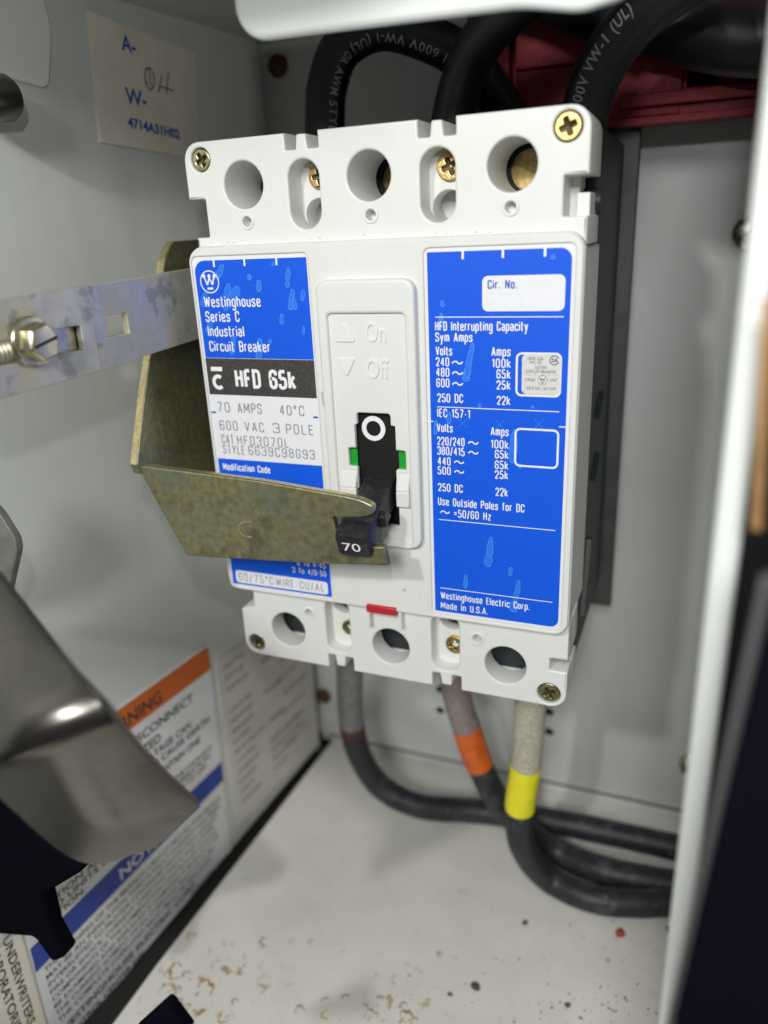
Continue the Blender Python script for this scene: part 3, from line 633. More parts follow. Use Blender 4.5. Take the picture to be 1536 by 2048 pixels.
# bar-over-c mark
mb.add([put(LF, *p, H) for p in [(-49.7, 17.3), (-46.0, 17.3), (-45.8, 18.5), (-49.6, 18.5)]], [(0, 1, 2, 3)], M_print)
ribbon(mb, [(-47.6 + 1.5 * math.cos(t), 14.2 + 1.65 * math.sin(t)) for t in [math.radians(50 + 265 * k / 20) for k in range(21)]], 1.05, LF, H, M_print)
mb.build('series_mark', NP)
mb = MB()
ribbon(mb, circle(-46.6, 41.5, 2.85, 36), 0.3, LF, H, M_print, True)
ribbon(mb, [(-48.2, 42.9), (-47.4, 40.7), (-46.6, 42.6), (-45.8, 40.7), (-45.0, 42.9)], 0.42, LF, H, M_print)
for x in (-48.25, -46.6, -44.95): mb.add([put(LF, *p, H + 0.01) for p in circle(x, 43.0, 0.5, 14)], [tuple(range(14))], M_print)
mb.add([put(LF, *p, H) for p in [(-47.5, 39.5), (-45.7, 39.5), (-45.7, 40.05), (-47.5, 40.05)]], [(0, 1, 2, 3)], M_print)
mb.build('emblem', NP)
mb = MB()
for s, x0, z, cap, x1 in (('70', -49.0, 5.5, 3.0, -44.9), ('AMPS', -42.3, 5.5, 3.0, -34.4), ('40', -28.7, 5.5, 2.9, -24.9), ('\u00b0C', -24.2, 5.5, 2.9, -21.0),
                          ('600', -49.0, 0.2, 2.9, -43.0), ('VAC', -40.6, 0.2, 2.9, -34.3), ('3', -31.4, 0.2, 2.9, -29.2), ('POLE', -27.2, 0.2, 2.9, -18.6),
                          ('CAT', -48.9, -3.9, 2.8, -44.8), ('HFD3070L', -43.6, -3.9, 2.8, -26.7), ('STYLE', -48.9, -6.9, 2.8, -41.5), ('6639C98G93', -40.2, -6.8, 2.8, -18.8),
                          ('60/75\u00b0C', -48.9, -48.0, 2.6, -36.4), ('WIRE CU/AL', -35.6, -48.0, 2.6, -19.1)):
    if s[:2] == '60' and s[2] == '/': mb.build('stamped_print', NP); mb = MB()
    stext(mb, s, x0, z, cap, x1, LF, H, M_grey, 0.105, 0.30)
for x0, x1 in ((-51.2, -49.7), (-18.3, -16.9)): mb.add([put(LF, *p, H) for p in rrect(x0, 5.1, x1, 5.6)], [(0, 1, 2, 3)], M_blueink)
mb.build('stamped_print', NP)
# dried water marks on the blue ink
_sk = [0]
def stain(mb, x, z, w, l, rot, fr, h):
    c, s = math.cos(rot), math.sin(rot); out = []; ph = random.random() * 6; k2 = random.uniform(.05, .32)
    _sk[0] = (_sk[0] + 1) % 7; h += _sk[0] * 0.004
    for i in range(28):
        t = 2 * math.pi * i / 28; py = l / 2 * math.sin(t)
        ct = math.cos(t); px = w / 2 * math.copysign(abs(ct) ** .65, ct) * (1 - k2 * math.sin(t)) * (1 + .16 * math.sin(2 * t + ph) + .12 * math.sin(5 * t + ph) + .08 * math.sin(9 * t + 2 * ph))
        out.append((x + px * c - py * s, z + px * s + py * c))
    mb.add([put(fr, *p, h) for p in out] + [put(fr, x, z, h)], [(i, (i + 1) % 28, 28) for i in range(28)], M_stain)
    ribbon(mb, out, random.uniform(.14, .3), fr, h + 0.002, M_stain2, True)
mb = MB()
for x, z, w, l, r in ((-43.0, 44.0, 1.3, 4.4, -.6), (-41.3, 38.9, 1.7, 4.4, -.3), (-38.9, 38.4, 2.4, 4.2, -.5), (-41.6, 35.8, 1.6, 4.6, -.6), (-49.0, 37.0, 1.6, 4.4, -.5), (-34.0, 42.5, .9, 1.4, 0), (-31.4, 40.2, 1.3, 2.8, -.2), (-22.4, 43.0, 1.2, 3.0, -.15), (-22.8, 40.5, 1.0, 1.6, 0),
                      (-22.0, 36.6, 1.5, 5.2, -.25), (-21.2, 35.4, 1.3, 2.6, 0), (-18.6, 37.6, 1.1, 2.8, -.2), (-25.4, 31.6, 1.2, 2.7, -.2), (-19.2, 28.7, .7, 2.0, -.1), (-48.0, 30.3, 1.5, 5.5, -.6), (-41.5, 24.6, 1.4, 5.0, -.3), (-33.2, 23.8, 1.7, 5.4, -.25), (-29.6, 25.8, .7, .9, 0), (-26.5, 45.6, .8, .9, 0)):
    mb = MB(); stain(mb, x, z, w, l, r, LF, 0.05); mb.build('water_stain', NP)

# --- right rating label
RF = front(-3.30)
RP = plate('rating_label', [rrect(14.95, -49.7, 50.6, 47.9, 1.6)], 0.12, 0, RF, M_paper, BRK)
plate('blue_field', [roundpoly([(15.6, -48.8), (49.9, -48.8, 2.2), (49.9, 47.1, 2.6), (15.6, 47.1)], 6)], 0.02, 0, (RF[0] + RF[3] * 0.03, *RF[1:]), M_blue, RP)
plate('number_box', [rrect(29.2, 33.3, 48.6, 41.4, 1.4)], 0.02, 0, (RF[0] + RF[3] * 0.06, *RF[1:]), M_paper, RP)
mb = MB()
def rule(x0, x1, z, t=0.22): mb.add([put(RF, *p, H) for p in rrect(x0, z - t / 2, x1, z + t / 2)], [(0, 1, 2, 3)], M_print)
for x in (24.5, 34.1, 43.8): mb.add([put(RF, *p, H) for p in rrect(x - .28, 45.3, x + .28, 47.7)], [(0, 1, 2, 3)], M_print)
rule(17.4, 48.5, 32.0); rule(17.4, 48.2, 9.7); rule(17.3, 48.3, -21.1); rule(17.2, 48.2, -41.5); rule(14.3, 16.3, 5.8, .3); rule(48.3, 49.9, 6.0, .3)
C_ = 2.3
stext(mb, 'HFD Interrupting Capacity', 17.3, 28.7, C_, 40.3, RF, H, M_print); stext(mb, 'Sym Amps', 17.3, 26.05, C_, 26.8, RF, H, M_print)
stext(mb, 'Volts', 17.3, 22.7, C_, 21.6, RF, H, M_print); stext(mb, 'Amps', 31.5, 22.7, C_, 36.2, RF, H, M_print)
for a_, b_, z in (('240', '100k', 20.0), ('480', '65k', 17.4), ('600', '25k', 14.7)):
    stext(mb, a_, 17.3, z, C_, 20.8, RF, H, M_print); stext(mb, '~', 21.4, z - .1, C_, 24.4, RF, H, M_print, .15)
    stext(mb, b_, 31.6 if len(b_) > 3 else 32.8, z - .1, C_, 36.3, RF, H, M_print)
mb.build('rating_print', RP); mb = MB()
stext(mb, '250 DC', 17.5, 10.9, C_, 24.3, RF, H, M_print); stext(mb, '22k', 32.9, 10.8, C_, 36.3, RF, H, M_print)
mb.build('rating_print', RP); mb = MB()
stext(mb, 'IEC 157-1', 17.4, 7.0, C_, 26.1, RF, H, M_print)
stext(mb, 'Volts', 17.2, 3.1, C_, 21.5, RF, H, M_print); stext(mb, 'Amps', 31.4, 2.9, C_, 36.0, RF, H, M_print)
for a_, b_, z, xe in (('220/240', '100k', -.4, 24.6), ('380/415', '65k', -3.0, 24.6), ('440', '65k', -5.8, 20.8), ('500', '25k', -8.4, 20.8)):
    stext(mb, a_, 17.2, z, C_, xe, RF, H, M_print); stext(mb, '~', xe + .8, z, C_, xe + 3.7, RF, H, M_print, .15)
    stext(mb, b_, 31.4 if len(b_) > 3 else 32.5, z, C_, 36.0, RF, H, M_print)
mb.build('rating_print', RP); mb = MB()
stext(mb, '250 DC', 17.2, -13.05, C_, 24.0, RF, H, M_print); stext(mb, '22k', 32.7, -13.05, C_, 36.0, RF, H, M_print)
stext(mb, 'Use Outside Poles for DC', 17.1, -17.0, C_, 40.3, RF, H, M_print)
stext(mb, '~', 17.6, -20.0, C_, 20.4, RF, H, M_print, .15); stext(mb, '=50/60 Hz', 21.4, -20.1, C_, 31.6, RF, H, M_print)
mb.build('rating_print', RP); mb = MB()
stext(mb, 'Westinghouse Electric Corp.', 17.3, -44.8, 2.15, 42.2, RF, H, M_print); stext(mb, 'Made in U.S.A.', 17.3, -47.9, 2.15, 30.8, RF, H, M_print); mb.build('maker_print', RP); mb = MB()
ribbon(mb, rrect(37.75, 13.4, 48.2, 23.5, 1.2, 5), 0.5, RF, H, M_print, True)
ribbon(mb, rrect(37.7, -4.5, 48.2, 5.0, 1.2, 5), 0.5, RF, H, M_print, True)
for x, z in ((24.1, 5.7), (33.7, 5.8), (43.4, 6.4)):
    ribbon(mb, [(x - 1.2, z - 1.2), (x + 1.2, z + 1.2)], 0.13, RF, H, M_stain2); ribbon(mb, [(x + 1.2, z - 1.2), (x - 1.2, z + 1.2)], 0.13, RF, H + .003, M_stain2)
mb.build('stamp_frame', RP)
mb = MB(); stext(mb, 'Cir. No.', 30.5, 38.4, 2.1, 37.5, RF, H, M_blueink, .15); mb.build('number_caption', RP)
plate('approval_sticker', [rrect(39.0, 13.7, 48.3, 23.4, 1.3)], 0.03, 0, (RF[0] + RF[3] * 0.12, *RF[1:]), mat('sticker_paper', (0.66, 0.65, 0.64), 0.6, grain=.06, gscale=900), RP)
mb = MB(); hs = 0.15
for s, x0, z, x1 in (('UND. LAB.', 40.4, 22.0, 44.2), ('INC.', 40.9, 21.1, 42.4), ('LISTED', 42.2, 19.9, 45.0), ('CIRCUIT BREAKER', 40.0, 18.9, 47.2), ('3 POLE', 39.8, 16.9, 42.3), ('UNIT', 45.8, 16.95, 47.5), ('ISSUE NO. 16G-5147', 40.2, 14.9, 47.3)):
    ftext(mb, s, x0, z, 0.74, x1, RF, hs, M_darkprint, 0.0)
ribbon(mb, circle(43.2, 21.45, 0.42, 16), 0.07, RF, hs, M_darkprint, True); ftext(mb, 'R', 43.0, 21.2, .5, 43.4, RF, hs, M_darkprint)
ribbon(mb, [(46.7 + 1.05 * math.cos(t), 22.0 + 1.05 * math.sin(t)) for t in [math.radians(25 + 310 * k / 24) for k in range(25)]], 0.2, RF, hs, M_darkprint)
ftext(mb, 'SA', 46.1, 21.55, 0.95, 47.6, RF, hs, M_darkprint, .03)
ribbon(mb, circle(44.0, 17.2, 1.15, 28), 0.09, RF, hs, M_darkprint, True)
ribbon(mb, [(43.4, 17.7), (43.7, 17.1), (44.0, 17.6), (44.3, 17.1), (44.6, 17.7)], 0.16, RF, hs, M_darkprint)
mb.add([put(RF, *p, hs) for p in rrect(43.6, 16.5, 44.4, 16.7)], [(0, 1, 2, 3)], M_darkprint)
for x in (40.3, 41.9, 43.6, 45.2, 46.6): mb.add([put(RF, *p, hs) for p in rrect(x, 18.42, x + .8, 18.48)], [(0, 1, 2, 3)], M_darkprint)
mb.build('sticker_print', RP)
mb = MB()
for x, z, w, l, r in ((26.0, 21.6, 1.4, 8.6, -.22), (25.3, 18.3, 1.9, 3.6, -.2), (19.3, 35.2, .9, 1.3, 0), (18.9, 31.2, 1.2, 3.4, 0), (20.5, 6.9, 1.2, 3.0, -.1), (16.9, 4.3, .9, 3.6, -.1), (37.2, 0.4, 1.6, 8.8, -.08), (39.0, -4.6, .8, 1.2, 0), (31.2, -29.0, 1.4, 8.6, -.08), (30.8, -31.5, 1.9, 3.6, 0), (36.9, -34.0, 1.0, 2.4, -.05), (24.5, -38.6, .9, 4.0, -.08), (38.6, -41.0, 1.4, 9.4, -.12), (37.8, -44.3, 1.8, 3.0, 0), (45.6, 45.2, .8, .9, 0), (28.5, 10.4, .6, .8, 0), (41.8, 10.6, .5, .6, 0)):
    mb = MB(); stain(mb, x, z, w, l, r, RF, 0.05); mb.build('water_stain', RP)
# small scuffs on the white plastic
mb = MB(); mb.add([put(front(-3.62), *p, .01) for p in ((-15.3, 12.6), (-14.3, 12.5), (-14.5, 9.0), (-15.0, 8.6), (-15.2, 10.5))], [(0, 1, 2, 3, 4)], mat('grey_scuff', (.45, .45, .47), .6)); mb.build('scuff', fp)
# grime caught along the seam above the face plate, and stray specks
mb = MB(); M_grime = mat('brown_grime', (0.20, 0.13, 0.075), .8)
def fleck(x, z, r_, y):
    k = random.randint(5, 7); mb.add([(x + r_ * random.uniform(.5, 1.4) * math.cos(i * 2 * math.pi / k), y, z + r_ * random.uniform(.4, 1.1) * math.sin(i * 2 * math.pi / k)) for i in range(k)], [tuple(range(k))], M_grime)
for _ in range(46): fleck(random.uniform(-50, 48), 50.95 + abs(random.gauss(0, .35)), random.choice((.06, .08, .1, .16)), -0.06)
for _ in range(26): fleck(random.uniform(-50, 50), random.uniform(52.5, 75), random.choice((.05, .06, .09)), -0.06)
for _ in range(22): fleck(random.uniform(-14.2, 14), random.choice((random.uniform(41.8, 48), random.uniform(-48, -30.5))), random.choice((.05, .06, .1)), -3.72)
for _ in range(14): fleck(random.uniform(-10, 9.5), random.uniform(10, 32), random.choice((.04, .05, .08)), -5.06)
g_ = mb.build('grime', fp); g_['kind'] = 'stuff'
# dark metal plate the breaker is bolted to
mb = MB(); box(mb, -54.5, 55.8, 85.7, 88.5, -86, 79, M_plate); box(mb, -40, 40, 88.5, BY, -80, 70, M_plate); bevelled(mb.build('mounting_plate', BRK), .5)

# ================================================================== LINKAGE
LV = thing('operating_lever', 'olive zinc plated lever plate forked over the black toggle handle', 'lever', (-66, 0, -10))
# side cheek
XC = -64.0
fr = frame((XC, 0, 0), (0, 1, 0), (0, 0, 1))
ck = roundpoly([(-23.2, -5.6, .4), (-15.4, 12.7, 6), (1.8, 47.7, 6), (6.0, 52.2, 6), (28, 52.5, 8), (62, 40, 5), (62, -26, 5), (-5, -16, 2), (-22.4, -8.4, .4)], 5)
cheek = plate('side_cheek', [ck], 2.6, 0.25, fr, M_olive, LV)
# raw bright cut edge of the cheek
mb = MB(); 
eb = [p for p in ck if p[0] < 20 and p[1] > -7 and not (p[0] > -20 and p[1] < 0)]
eb = sorted(eb, key=lambda p: p[1] + 0.2 * p[0])
vs = []
for p in eb: vs += [(XC - .25, p[0] - .12, p[1] + .05), (XC - 2.35, p[0] - .12, p[1] + .05)]
mb.add(vs, [(2 * i, 2 * i + 1, 2 * i + 3, 2 * i + 2) for i in range(len(eb) - 1)], M_oliveedge); mb.build('cut_edge', cheek)
FY = -22.0
def fk(u, v): p = aty(u, v, FY); return (p.x, p.z)
fo = [(*fk(272, 930), .6), (*fk(520, 962), 20), (*fk(690, 992), 10), (*fk(722, 1000), 3), (*fk(748, 1012), 2.0), (*fk(744, 1030), 1.6), (*fk(715, 1036), 2), (*fk(664, 1034), .4), (*fk(682, 1092), .5), (*fk(768, 1094), .3), (*fk(777, 1132), .3), (*fk(640, 1128), 10), (*fk(372, 1112), 2.0)]
fork = plate('fork_plate', [roundpoly(fo, 5)], 2.4, 0.45, front(FY), M_olive, LV, 2)
mb = MB(); lp = roundpoly(fo, 5)
eb = [p for p in lp if p[0] < 5.6 and p[1] > fk(0, 1020)[1] - 50][:]
topi = [p for p in lp if abs(p[1] - (fk(276, 931)[1] + (p[0] - fk(276, 931)[0]) * (fk(745, 1010)[1] - fk(276, 931)[1]) / (fk(745, 1010)[0] - fk(276, 931)[0]))) < 1.6]
topi = sorted(topi, key=lambda p: p[0]); vs = []
for p in topi: vs += [(p[0], FY + .35, p[1] + .06), (p[0], FY + 2.1, p[1] + .06)]
mb.add(vs, [(2 * i, 2 * i + 1, 2 * i + 3, 2 * i + 2) for i in range(len(topi) - 1)], M_oliveedge); mb.build('cut_edge', fork)
# stamped letter C
mb = MB(); cx, cz = fk(490, 1058)
ribbon(mb, [fk(503, 1043), fk(488, 1043), fk(477, 1050), fk(478, 1062), fk(488, 1072), fk(504, 1074)], 0.45, front(FY), 0.03, M_oliveedge); mb.build('stamped_letter', fork)

BAR = thing('link_bar', 'mottled galvanised link bar with a slotted hex screw, beside the blue nameplate', 'link bar', (-58, -35, 33))
XB = -58.5
a0 = atx(-40, 612, XB - 3); 
yA, yC, yE = -70, -36.5, 30
def barline(y, top): return (42.3 + (y + 65) * 0.035) if top else (22.0 + (y + 65) * 0.045)
# two flat lengths meeting in a slight crease
c0 = Vector((XB - 2.6, yA, 0)); c1 = Vector((XB, yC, 0)); c2 = Vector((XB + 1.0, yE, 0))
fA = frame(c1, (c1 - c0), (0, 0, 1)); fB = frame(c1, (c2 - c1), (0, 0, 1))
lA = (c1 - c0).length; lB = (c2 - c1).length
sl1 = rrect(-32.5, 28.9, -4.2, 34.6, .5)
plate('bar_end', [roundpoly([(-lA, barline(yA, 0)), (0, barline(yC, 0)), (0, barline(yC, 1)), (-lA, barline(yA, 1))]), sl1], 2.0, 0.2, fA, M_zinc, BAR)
plate('bar_length', [roundpoly([(0.02, barline(yC, 0)), (lB, barline(yE, 0)), (lB, barline(yE, 1)), (0.02, barline(yC, 1))]), rrect(4.2, 30.6, 12.0, 35.8, .3)], 2.0, 0.2, fB, M_zinc, BAR)
hc = put(fA, -13.8, 32.2)
bp = atx(84, 684, hc.x + 3); sb = Vector((hc.x, bp.y, bp.z)); nA = fA[3]
mb = MB(); tube(mb, [sb - nA * 6, sb + nA * .5], 2.6, M_bolt, 24)
tube(mb, [sb + nA * .1, sb + nA * .8, sb + nA * 1.1], [5.6, 5.6, 5.2], M_bolt, 40)
hexp = lambda r, h: [sb + nA * h + fA[1] * (r * math.cos(k * math.pi / 3 + .3)) + Vector((0, 0, 1)) * (r * math.sin(k * math.pi / 3 + .3)) for k in range(6)]
vs = hexp(4.4, 1.0) + hexp(4.4, 4.0) + hexp(3.7, 4.6)
mb.add(vs, [(i, (i + 1) % 6, 6 + (i + 1) % 6, 6 + i) for i in range(6)] + [(6 + i, 6 + (i + 1) % 6, 12 + (i + 1) % 6, 12 + i) for i in range(6)] + [tuple(range(12, 18))], M_bolt)
hx = mb.build('hex_screw', BAR, 25); bevelled(hx, .25)
mb = MB(); q = sb + nA * 4.64
d1 = (fA[1] * .97 + Vector((0, 0, .22))).normalized(); d2 = d1.cross(nA)
mb.add([q + d1 * 3.3 + d2 * .35, q - d1 * 3.3 + d2 * .35, q - d1 * 3.3 - d2 * .35, q + d1 * 3.3 - d2 * .35], [(0, 1, 2, 3)], M_recess); mb.build('screw_slot', hx)
# threaded adjuster lying along the slot
mb = MB(); A0 = put(fA, -40, 31.0, -2.2); A1 = put(fA, -16.5, 31.7, -2.2); th = []; rr = []
nseg = 44
for i in range(nseg + 1):
    th.append(A0.lerp(A1, i / nseg)); rr.append(2.6 if i % 2 else 2.1)
tube(mb, th, rr, M_zinc, 20); mb.build('threaded_rod', BAR, 20)
mb = MB(); box(mb, XB - 4.6, XB - 2.6, yC - 12, yC + 3, 28.5, 35.5, M_bolt); mb.build('slide_nut', BAR)

def on_wall(h): return (WALL[0] + WALL[3] * h, *WALL[1:])
def tagplate(name, pix, y, th, bevel, m, label, cat, tilt=None):
    lp = [(aty(u, v, y).x, aty(u, v, y).z, r) for u, v, r in pix]
    o = plate(name, [roundpoly(lp, 5)], th, bevel, front(y), m); tag(o, label, cat); return o
tagplate('steel_tab', [(-60, 960, 1), (0, 1030, 3), (30, 1078, 4), (34, 1100, 4), (16, 1185, 1), (-60, 1230, 1)], -60, 2.2, .3, M_tab, 'small mottled grey steel tab at the left edge below the link bar', 'bracket')
# near steel strap, bent over, out of focus at lower left
prof = [aty(-20, 1140, -88), aty(90, 1280, -96), aty(160, 1366, -103), aty(222, 1440, -103), aty(302, 1527, -91), aty(400, 1614, -76)]
far = [aty(-260, 1330, -92), aty(-160, 1430, -100), aty(-80, 1540, -107), aty(-20, 1580, -107), aty(162, 1724, -94), aty(306, 1698, -80)]
fineA, fineB = [], []
crv = spline(prof, 1.2); crw = spline(far, 1.2)
LA_, LB_ = path_len(crv), path_len(crw); mb = MB(); vs = []; NS = 60
for i in range(NS + 1):
    k = i / NS * 5; a_ = int(min(k, 4)); 
    pa_ = path_at(crv, LA_, LA_[-1] * i / NS)[0]; pb_ = path_at(crw, LB_, LB_[-1] * i / NS)[0]
    vs += [pa_, pb_]
mb.add(vs, [(2 * i, 2 * i + 1, 2 * i + 3, 2 * i + 2) for i in range(NS)], M_steel)
st = mb.build('bent_strap', None, 60); sm = st.modifiers.new('thick', 'SOLIDIFY'); sm.thickness = 2.2 * S; sm.offset = -1
tag(st, 'blurred steel strap bent over in the near left corner, in front of the warning label', 'strap')
tagplate('plastic_catch', [(-120, 1500, 1), (-5, 1585, 2), (60, 1660, 3), (168, 1742, 2), (80, 1795, 2), (98, 1868, 2), (126, 1918, 1), (104, 1926, 1), (68, 1876, 2), (-120, 1862, 1)], -74, 6, 1.2, M_door, 'black plastic catch with a hooked tip under the bent steel strap', 'catch')
tagplate('plastic_corner', [(255, 2075, .5), (325, 2012, 1), (372, 2075, .5)], -95, 4, .8, M_door, 'small black plastic corner poking up at the bottom edge of the picture', 'clip')
def onwall(u, v, h):
    d = Vector(ray(u, v)); o_ = Vector(CAMC); t_ = ((WALL[0] + WALL[3] * h) - o_).dot(WALL[3]) / d.dot(WALL[3]); return o_ + d * t_
c = onwall(-40, 197, 7); d = onwall(24, 196, 7); r = 5.6; mb = MB()
tube(mb, [c, d - (d - c).normalized() * 2, d - (d - c).normalized() * .6, d], [r, r, r * .86, r * .5], M_steel, 28)
tag(mb.build('rod_end', None, 40), 'round steel rod end poking in at the upper left edge', 'rod')
lp = []
for u, v, r in [(-80, -80, 1), (70, -80, 8), (106, 60, 14), (100, 178, 3), (36, 160, 3), (-80, 128, 1)]:
    q_ = onwall(u, v, 1.4) - WALL[0]; lp.append((q_.dot(WALL[1]), q_.z, r))
o = plate('raised_sheet', [roundpoly(lp, 6)], 1.6, 0.7, on_wall(1.4), M_lip); tag(o, 'grey raised sheet with a rounded corner on the left wall above the rod end', 'sheet')
mb = MB(); box(mb, -140, 26, -110, 109, 121, 124, M_grayw); o = mb.build('upper_shelf'); tag(o, 'shadowed grey shelf edge over the paper label on the left wall', 'shelf')  # visible edge is real; unseen front and right reach shaped to block lamps
# ================================================================== UPPER FLANGE, RED BLOCK
yf = -26
def fz(u, v): p = aty(u, v, yf); return (p.x, p.z)
fl = [(fz(466, -60)[0], 117, 1), (*fz(472, 84), 6.5), (*fz(1040, 13), 30), (*fz(1160, 22), 12), (*fz(1290, -20), 6), (fz(1300, -60)[0], 117, 1)]  # top edge, out of view, raised to keep the torch off the upper back
o = plate('door_flange', [roundpoly(fl, 8)], 3.2, 1.1, front(yf), M_lip); tag(o, 'white enamelled flange with a rounded corner overhanging the top of the breaker', 'flange')
RB = thing('terminal_block', 'dark red moulded terminal block behind the cables at upper right', 'terminal block', (55, 85, 78))
mb = MB(); box(mb, 14, 100, 92, 108, 80.5, 150, M_redblk); bevelled(mb.build('block_body', RB), .6)
mb = MB(); box(mb, 17.5, 47, 80, 92.3, 97.0, 128, M_redblk); bevelled(mb.build('front_step', RB), .6)
mb = MB(); box(mb, 18.0, 66.8, 79.6, 92.3, 80.6, 96.6, M_redblk); bevelled(mb.build('front_step', RB), .6)
plate('pocket_frame', [rrect(47.3, 97, 100, 150, .5), rrect(66.8, 97.1, 74, 112), rrect(77.5, 98.0, 92, 112, .4)], 9, .4, front(86), M_redblk, RB)
plate('pocket_frame', [rrect(66.9, 84.6, 100, 96.9, .5), rrect(68.0, 87.5, 77, 96, .3), rrect(81.5, 87.6, 92, 96, .3)], 9, .4, front(80.5), M_redblk, RB)
mb = MB(); tube(mb, [(78.6, 88, 84), (78.6, 88, 100)], 2.4, M_redblk, 20); mb.build('pocket_post', RB, 40)
mb = MB(); box(mb, 50, 100, 76.5, 82, 83.2, 86.6, M_redblk); box(mb, 48, 100, 80.0, 82, 80.4, 83.4, M_redblk); box(mb, 45, 100, 77.5, 82, 78.2, 80.6, M_redblk); bevelled(mb.build('bottom_rail', RB), .4)
mb = MB(); box(mb, 0, 13.8, 88, 108, 84, 150, M_redblk); bevelled(mb.build('side_block', RB), .6)
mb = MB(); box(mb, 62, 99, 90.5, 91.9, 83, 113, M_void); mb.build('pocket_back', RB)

# ================================================================== CABLES
def cable(name, pts, r, m, label, step=1.5):
    t = thing(name, label, 'cable', pts[0], 'power cables'); path = spline(pts, step)
    ph_ = random.random() * 9
    k_ = 1.0 if m is M_cable else 0.15
    rr_ = [r * (1 + k_ * (.012 * math.sin(i * .31 + ph_) + .010 * math.sin(i * .83 + 2 * ph_) + .006 * random.uniform(-1, 1))) for i in range(len(path))]
    mb = MB(); tube(mb, path, rr_, m, 24); mb.build('jacket', t, 60); return t, path
def sleeve(t, path, s0, s1, r, m, name, wob=0.0):
    L = path_len(path); n = max(6, int((s1 - s0) / 1.0)); P = [path_at(path, L, s0 + (s1 - s0) * i / n)[0] for i in range(n + 1)]
    R = [r * (1 + wob * random.uniform(-1, 1)) for _ in P]; R[0] *= .985; R[-1] *= .985
    mb = MB(); tube(mb, P, R, m, 24); return mb.build(name, t, 60)
p = lambda u, v, y: aty(u, v, y)
# upper three
t, pa = cable('cable', [p(655, 420, 46), p(651, 330, 46), p(650, 240, 48), p(655, 170, 50), p(685, 95, 52), p(760, 55, 54), p(850, 75, 57), p(930, 120, 62), p(990, 190, 70), p(1040, 280, 80)], 6.1, M_black, 'black cable looping over from the top of the left pole')
mb = MB(); L = path_len(pa); rp = pa[::-1]
s_a = L[-1] - L[min(range(len(pa)), key=lambda i: (pa[i] - p(915, 118, 61)).length)]
s_b = L[-1] - L[min(range(len(pa)), key=lambda i: (pa[i] - p(650, 262, 48)).length)]
wrap_text(mb, 'TYPE II 600V VW-1 (UL) OR AWM STYLE', rp, s_a - 8, 6.1, 2.6, s_b - s_a + 12, M_cableprint, 2.6); mb.build('printed_legend', t)
t, pa = cable('cable', [p(890, 420, 46), p(893, 330, 46), p(905, 235, 46), p(932, 140, 44), p(980, 60, 40), p(1060, -10, 36), p(1180, -90, 32)], 5.9, M_black, 'black cable rising in a curve from the middle pole')
t, pa = cable('cable', [p(1150, 420, 46), p(1155, 320, 45), p(1170, 225, 43), p(1205, 130, 41), p(1265, 45, 38), p(1340, -20, 34), p(1440, -90, 30)], 6.3, M_black, 'black cable with bold white legend rising from the right pole')
L = path_len(pa); s_a = L[min(range(len(pa)), key=lambda i: (pa[i] - p(1172, 215, 43)).length)]; s_b = L[min(range(len(pa)), key=lambda i: (pa[i] - p(1272, 20, 38)).length)]
mb = MB(); wrap_text(mb, '600V VW-1 (UL)', pa, s_a - 1, 6.3, 2.9, s_b - s_a + 3, M_cableprint, 3.0, .03); mb.build('printed_legend', t)
cable('cable', [p(960, -60, 72), p(1150, 0, 72), p(1240, 22, 70), p(1340, 52, 68), p(1440, 76, 66), p(1560, 84, 64), p(1700, 70, 62)], 8.6, M_black, 'thick black cable lying across the red terminal block')
# lower three, to the right along the floor
R_ = 5.3
fl_ = lambda u, v, z=-192.0: atz(u, v, z)
t, pa = cable('cable', [p(697, 1240, 50), p(699, 1330, 52), p(703, 1440, 58), p(722, 1515, 62), p(765, 1575, 66), p(840, 1612, 69), fl_(950, 1622), fl_(1080, 1638), fl_(1220, 1666), fl_(1380, 1702), fl_(1480, 1730)], R_, M_cable, 'dusty black cable from the lower left pole, rearmost on the floor')
s1 = path_len(pa)[min(range(len(pa)), key=lambda i: (pa[i] - p(704, 1448, 58)).length)]
sleeve(t, pa, 2, s1, 5.0 * 1.1, M_sleeve, 'shrink_sleeve', .003); sleeve(t, pa, s1, s1 + 4.5, 5.42, M_rust, 'tape_band')
t, pa = cable('cable', [p(905, 1270, 48), p(912, 1380, 50), p(935, 1460, 52), p(960, 1530, 54), p(1010, 1620, 58), fl_(1100, 1695), fl_(1210, 1742), fl_(1370, 1772), fl_(1470, 1790)], R_, M_cable, 'dusty black cable with an orange tape band below the breaker')
Lq = path_len(pa); near = lambda q: Lq[min(range(len(pa)), key=lambda i: (pa[i] - q).length)]
sleeve(t, pa, 2, near(p(933, 1455, 52)), 5.45, M_sleeve2, 'shrink_sleeve', .003); sleeve(t, pa, near(p(933, 1455, 52)), near(p(962, 1532, 54)), 5.6, M_orange, 'tape_band')
t, pa = cable('cable', [p(1072, 1300, 40), p(1060, 1420, 40), p(1052, 1530, 41), p(1040, 1610, 42), p(1045, 1690, 43), fl_(1095, 1755, -190.5), fl_(1180, 1796), fl_(1280, 1806), fl_(1400, 1800), fl_(1480, 1796)], R_ - .1, M_cable, 'dusty black cable with a yellow tape band, frontmost on the floor')
Lq = path_len(pa); near = lambda q: Lq[min(range(len(pa)), key=lambda i: (pa[i] - q).length)]
sleeve(t, pa, 2, near(p(1052, 1532, 41)), 5.5, M_sleeve3, 'cloth_sleeve', .004); sleeve(t, pa, near(p(1052, 1532, 41)), near(p(1039, 1615, 42)), 5.6, M_yellow, 'tape_band')

